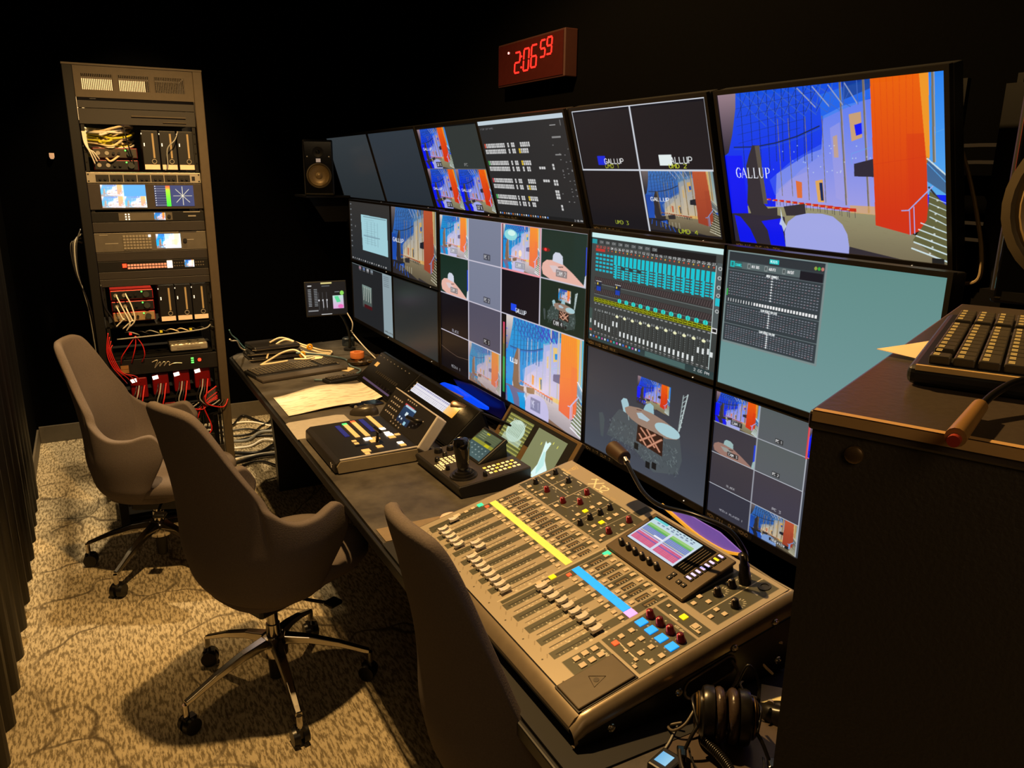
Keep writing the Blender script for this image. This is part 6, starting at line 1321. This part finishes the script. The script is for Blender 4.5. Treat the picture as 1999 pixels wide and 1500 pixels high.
for k,(x,y,z) in enumerate(((1.055,4.42,.05),(.985,4.31,.035))):
    o = obj('cable_tie', MB().grid(lambda u,v_,x=x,y=y,z=z: (x+(.013+.006*math.cos(2*PI*v_))*math.cos(2*PI*u), y+.008*math.sin(2*PI*v_), D0+z+(.013+.006*math.cos(2*PI*v_))*math.sin(2*PI*u)),16,8), mat('yellow_wrap',(225,160,20),.5), smooth=True); tag(o, ['upper','lower'][k]+' yellow wrap tied round the cream cables on the desk', 'cable tie')
cable('blue grey cable snaking from the cable heap around the keyboard', [(a,b,D0+c_) for a,b,c_ in [(.95,4.30,.05),(1.05,4.32,.03),(1.15,4.30,.01),(1.20,4.20,.008),(1.18,4.05,.008),(1.20,3.93,.008),(1.12,3.84,.008),(1.0,3.81,.008),(.93,3.84,.008)]], .005, mat('blue_grey_cord',(84,108,118),.5))
t = thing('tape_roll', 'orange roll of tape on a round dish near the tablet', 'tape', (1.245,4.13,D0+.03)); obj('roll', MB().lathe([(.018,0),(.038,0),(.040,.008),(.038,.032),(.018,.032),(.018,0)],24,capb=False,capt=False), mat('orange_tape',(222,130,70),.4), t, smooth=True)
t = thing('tin_dish', 'dark round dish under the orange tape roll', 'dish', (1.245,4.10,D0)); obj('bowl', MB().lathe([(.04,0),(.062,.006),(.066,.022),(.062,.024),(.05,.022),(.001,.022)],28), mat('dish_bronze',(80,66,46),.3,metal=.6), t, smooth=True)
t = thing('round_tray', 'cream rimmed tray behind the dish, beside the tilted module', 'tray', (1.36,3.93,D0)); obj('body', MB().lathe([(.05,0),(.062,.018),(.058,.02),(.048,.006),(.001,.006)],28), mat('tray_cream',(150,128,88),.5), t, smooth=True)
t = thing('charger_puck', 'dark blue grey round charger at the far right of the desk', 'charger', (1.33,4.585,D0)); obj('body', MB().lathe([(.036,0),(.038,.01),(.036,.045),(.030,.050),(.001,.050)],24), mat('puck_blue',(44,52,60),.45), t, smooth=True)
for k in range(3): obj('top_light', MB().cyl((-.015+.015*k,.0,.050),(-.015+.015*k,0,.053),.0035), mat('bright_metal', (200,195,185), .25, metal=1), t)
for k,(x,y,rz) in enumerate(((1.10,4.17,.3),(1.15,4.00,.8),(1.05,4.24,1.2))): o = obj('paper_scrap', MB().prism([(-.04,-.025),(.04,-.028),(.045,.02),(-.03,.03)],0,.001,'z'), mat('cream_card', (225,200,150), .6), loc=(x,y,D0+.022 if k==2 else D0+.001), rot=(0,0,rz)); tag(o, ['cream paper scrap beside the dish','cream paper scrap near the blue grey cable','cream paper scrap on the keyboard edge'][k], 'paper')
for k in range(7): o = obj('coin_cell', MB().cyl((0,0,0),(0,0,.006),.011,n=14), [M_sil, mat('brass',(170,130,60),.3,metal=.8)][k%2], loc=(1.25+.032*math.cos(k*2.1),4.06+.02*math.sin(k*1.7)-.02,D0+.0235)); tag(o, 'small metal trinket in the dark round dish', 'trinket', 'trinkets in the dark dish')
# tablet on a clamp arm
a = Vector((1.062,4.32,1.085)); 
t = thing('tablet_computer', 'tablet with a sound control page on a thin arm above the desk', 'tablet', (1.150,4.36,1.073), rot=(math.radians(-6),math.radians(0),math.radians(-2)))
obj('body', MB().box(-.118,.118,0,.008,-.098,.098), M_blk, t, bevel=.005, seg=3)
c = CV(110,90,K(20,20,21)); v=c.sub(0,0,1,1); v.rect(.38,.0,.66,.05,K(230,215,140))
for j in range(11): v.rect(.05,.2+.05*j,.13,.215+.05*j,K(170,175,180)); v.rect(.2,.2+.05*j,.28,.215+.05*j,K(150,155,160))
for k in range(3): v.line(.31+.10*k,.3,.31+.10*k,.85,1.1,K(90,92,96)); v.rect(.295+.10*k,.52,.325+.10*k,.57,K(225,225,230))
v.line(.42,.54,.42,.78,2,K(170,170,175)); v.line(.51,.54,.51,.78,2,K(170,170,175))
v.grad(.66,.42,.93,.83,K(190,225,215),K(225,170,220)); v.poly([(.70,.45),(.8,.44),(.86,.62),(.76,.64)],K(90,215,150)); v.ell(.85,.76,.07,.06,K(235,110,190)); v.ell(.9,.35,.05,.07,K(140,220,90))
v.rect(.05,.08,.15,.11,K(210,210,210)); v.rect(.4,.1,.6,.13,K(90,95,100)); v.rect(.03,.84,.28,.88,K(140,142,145)); v.rect(.35,.97,.62,.995,K(235,235,235)); v.rect(.72,.30,.84,.32,K(120,125,128))
picture('screen', c.out(), .222, .180, PIC, t, loc=(0,-.0012,0))
t = thing('tablet_stand', 'thin black clamp arm holding the tablet', 'stand', (1.30,4.46,D0)); obj('clamp_base', MB().cyl((0,0,0),(0,0,.012),.035), M_blk, t, smooth=True)
obj('arm', MB().tube([(0,0,.01),(-.0,-.01,.09),(-.03,-.03,.18),(-.08,-.06,.25),(-.13,-.085,.29)],.007,10,5), M_blk, t, smooth=True, angle=180); obj('holder', MB().box(-.17,-.11,-.09,-.083,.25,.33), M_blk, t, bevel=.002)
cable('white charging cable hanging from the tablet to the desk', [(1.262,4.35,.985),(1.285,4.33,.93),(1.29,4.36,.88),(1.30,4.40,.86),(1.33,4.30,.80),(1.36,4.16,D0+.006)], .0035, 2)
o = obj('clip_board', MB().box(-.06,.07,-.05,.05,0,.004), mat('dark_board',(70,60,46),.4), loc=(1.36,4.20,D0), rot=(0,0,.3)); tag(o, 'small dark board with a pale edge at the back of the desk near the tape', 'board')
# second small keypad half hidden behind the paper
keyboard('black keypad half hidden behind the cream paper', (.98,3.735,D0), math.radians(14), w=.19, d=.08, cols=10, rows=3)
# ------------------------------------------------------------------ near end of the desk: headphones etc.
o = obj('desk_mat', MB().prism([(.80,.67),(1.36,.67),(1.36,.98),(1.05,.955),(.85,.955),(.77,.88)], 0, .002, 'z'), mat('brown_mat', (72,60,50), .5), loc=(0,0,D0)); tag(o, 'dark brown desk mat under the headphones', 'mat')
t = thing('headphones', 'black over-ear headphones lying beside the mixing console', 'headphones', (.952,.912,D0+.004), math.radians(-38))
M_ear = mat('ear_pad', (62,50,42), .3, bump=.5, scale=90); M_hp = mat('headphone_black', (24,22,20), .3)
for s_ in (-1, 1):
    Mh = Matrix.Translation((s_*.023,.0,.054)) @ Matrix.Rotation(s_*PI/2,4,'Y') @ Matrix.Diagonal((1.15,.98,.8,1))
    c_ = obj('ear_cup', MB().lathe([(.046,.0),(.0465,.016),(.044,.024),(.036,.028),(.034,.036),(.030,.040),(.001,.040)],28,Mh), M_hp, t, smooth=True)
    obj('cup_cap', MB().lathe([(.034,.026),(.035,.034),(.030,.041)],28,Mh,capb=False,capt=False), mat('cap_bronze',(130,104,58),.3,metal=.7), c_, smooth=True)
    obj('ear_pad', MB().grid(lambda u,v_,s_=s_: (s_*(.0125+.0105*math.cos(2*PI*v_)), .86*(.040+.013*math.sin(2*PI*v_))*math.cos(2*PI*u), .054+(.040+.013*math.sin(2*PI*v_))*math.sin(2*PI*u)), 32, 12), M_ear, c_, smooth=True, angle=180)
    obj('yoke', MB().tube([(s_*.052,-.040,.055),(s_*.062,-.050,.042),(s_*.072,-.060,.022),(s_*.076,-.064,.012)],.0035,8,5).tube([(s_*.052,.045,.060),(s_*.062,.0,.078),(s_*.052,-.045,.058)],.003,8,5), M_hp, t, smooth=True, angle=180)
    obj('slider_block', MB().cb((s_*.080,-.068,.012),(.018,.028,.016)), M_blkg, t, bevel=.003)
band = MB()
def bf(u, v_):
    a = PI*(-.02+1.04*u); cx_ = .084*math.cos(a); cy_ = -.068-.115*math.sin(a)**.8 if math.sin(a) > 0 else -.068
    q = 2*PI*v_; return (cx_*(1+.05*math.cos(q)), cy_, .013+.011*math.sin(q))
obj('headband', band.grid(bf, 40, 10), mat('band_leather', (40,32,26), .5), t, smooth=True, angle=180)
obj('band_wire', MB().tube([(.066*math.cos(PI*k/12),-.05-.10*math.sin(PI*k/12),.012+.008*math.sin(PI*k/12)) for k in range(13)],.002,6,3), M_blk, t, smooth=True)
# coiled lead
pts = []; n = 30
for k in range(n*10+1):
    u = k/(n*10); c0 = Vector((.895,.905,D0+.030)).lerp(Vector((.875,.785,D0+.014)), u)+Vector((.012*math.sin(PI*u),0,0)); a = 2*PI*k/10
    pts.append((c0.x+.0075*math.cos(a), c0.y, c0.z+.0075*math.sin(a)))
o = obj('coiled_lead', MB().tube(pts,.0022,6,1), M_hp, smooth=True, angle=180); tag(o, 'black coiled lead running from the headphones toward the desk edge', 'cable')
cable('thin dark cable looping from the console handle to the headphones', [(1.055,1.008,.825),(1.062,.995,.80),(1.03,.985,.775),(.97,.98,.79),(.93,.965,.79),(.895,.955,.77),(.875,.965,.755),(.88,.985,.75),(.90,.97,.76)], .0028, mat('grey_lead',(92,84,72),.35))
cable('thin black cable arched over the headphone cups', [(1.03,.965,.80),(1.045,.955,.85),(1.06,.94,.82),(1.05,.925,.79)], .0026, 3)
cable('thin grey cable lying across the brown mat to the desk edge', [(.905,.985,D0+.006),(.86,.955,D0+.005),(.82,.93,D0+.005),(.80,.90,D0+.004),(.805,.83,D0+.004)], .0022, 5)
t = thing('small_control_pad', 'small black device with a lit pale blue square at the near desk edge', 'device', (.808,.905,D0+.003), .3); obj('body', MB().box(-.028,.028,-.022,.022,0,.018), M_blk, t, bevel=.004); picture('lit_key', sc_plain(K(110,180,225),(8,8),K(150,205,235)), .030,.024, PIC, t, loc=(0,.003,.0188), flat=True)
t = thing('key_tag', 'cream card tag with a looped cord at the foot of the black cabinet', 'tag', (1.13,.955,D0+.004), .5); obj('card', MB().prism([(-.03,.02),(.03,.035),(.045,-.02),(.0,-.045)],0,.0015,'z'), mat('pale_tag',(225,215,160),.6), t); obj('loop', MB().tube([(-.02,.025,.002),(-.03,.05,.01),(-.01,.068,.014),(.02,.06,.01)],.0022,6,5), cm[2], t, smooth=True)
cable('cream cable ring leaning by the corner of the black cabinet', [(1.17,1.0,.76),(1.15,1.02,.79),(1.17,1.03,.82),(1.20,1.01,.82)], .003, 1)
mouse('black mouse behind the headphones with a glowing mark', 1.10, .90, D0+.003, .6, M_hp, .9)
# ------------------------------------------------------------------ black cabinet with keyboard on top
CZ = 1.62; e1 = math.radians(24)
t = thing('rack_cabinet', 'large black textured cabinet standing at the near right end of the desk', 'cabinet', (.437,.363,0), e1)
M_cab = mat('cabinet_black', (52,45,33), .6, bump=.35, scale=300)
cw, cd, chh = .60, .60, CZ
obj('case', MB().box(0,cw,-cd,0,.03,chh-.014), M_cab, t)
for x in (.04,cw-.04):
    for y in (-.04,-cd+.04): obj('foot', MB().cyl((x,y,0),(x,y,.03),.022), M_cst, t)
obj('top_panel', MB().box(-.003,cw+.003,-cd-.003,.003,chh-.014,chh), mat('cabinet_top', (64,55,46), .38, bump=.15, scale=150), t, bevel=.0025)
obj('top_edge_highlight', MB().box(-.0045,-.0025,-cd,.0,chh-.007,chh+.0006).box(-.0045,.004,-cd,.0,chh+.0002,chh+.0006), mat('edge_highlight_tan', (190,150,95), .5), t)  # highlight on the cabinet's top edge put in as tan strips
obj('screw_cap', MB().lathe([(.0062,0),(.0062,.003),(.0045,.0042),(.001,.0045)],16,Matrix.Translation((-.0005,-.030,chh-.026)) @ Matrix.Rotation(-PI/2,4,'Y')), mat('cap_brass',(96,76,46),.35,metal=.5), t, smooth=True)
kz = CZ+.001
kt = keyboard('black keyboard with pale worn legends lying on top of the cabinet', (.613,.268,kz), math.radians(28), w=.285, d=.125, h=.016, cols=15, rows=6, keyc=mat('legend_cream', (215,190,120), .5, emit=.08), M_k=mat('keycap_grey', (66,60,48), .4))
obj('lit_edge_strip', MB().box(-.0006,.0035,.006,.119,.0125,.0166), mat('lit_edge_tan', (205,170,110), .35), kt)  # light along the keyboard's near edge painted in as a tan strip
o = obj('folded_note', MB().add([(.629,.462,.004),(.70,.468,.002),(.715,.45,.001),(.64,.415,.001),(.70,.44,.012)],[(0,1,2,3),(0,4,2),(0,3,4)]), mat('pale_note',(245,215,160),.6,emit=.1), loc=(0,0,kz), solid=.0006); tag(o, 'folded cream note sticking out from under the keyboard on the cabinet', 'paper')
t = thing('audio_cable', 'dark cable with a slim bronze connector hanging over the cabinet edge', 'cable', (0,0,0))
obj('lead', MB().tube([(.520,.298,kz+.007),(.545,.303,kz+.013),(.575,.304,kz+.018),(.605,.292,kz+.019),(.64,.262,kz+.014),(.70,.215,kz+.005)],.0027,10,6), M_hp, t, smooth=True, angle=180)
obj('connector', MB().cyl((.452,.270,kz+.005),(.522,.299,kz+.0075),.0062,.0052,14), mat('connector_bronze',(150,112,62),.4,metal=.2), t, smooth=True)
obj('contact_tip', MB().cyl((.447,.268,kz+.0038),(.4525,.2702,kz+.004),.0038), mat('tip_red',(150,50,34),.4), t, smooth=True)

t = thing('patterned_strip', 'purple and yellow patterned strip lying behind the console display', 'strip', (0,0,0))
obj('strip', MB().prism([(1.50,.915),(1.42,.926),(1.31,.926),(1.235,.908),(1.255,.885),(1.38,.882),(1.48,.895)], 1.288, 1.292, 'x'), mat('violet_strip_cloth', (120,95,215), .5, emit=.35), t)
obj('yellow_border', MB().tube([(1.286,1.53,.912),(1.286,1.47,.900),(1.286,1.38,.885),(1.286,1.29,.885),(1.286,1.235,.900)], .006, 6, 4), mat('yellow_border', (225,190,80), .5), t)
obj('backing', MB().box(1.293,1.305,1.25,1.50,DZ+.001,.885), M_blk, t)
cable('thin dark cable draped along the desk behind the right end of the console', [(1.30,1.42,.90),(1.30,1.36,.885),(1.31,1.28,.875),(1.31,1.16,.87),(1.32,1.06,.86),(1.33,.98,.80),(1.34,.94,.75)], .004, mat('grey_lead',(92,84,72),.35))
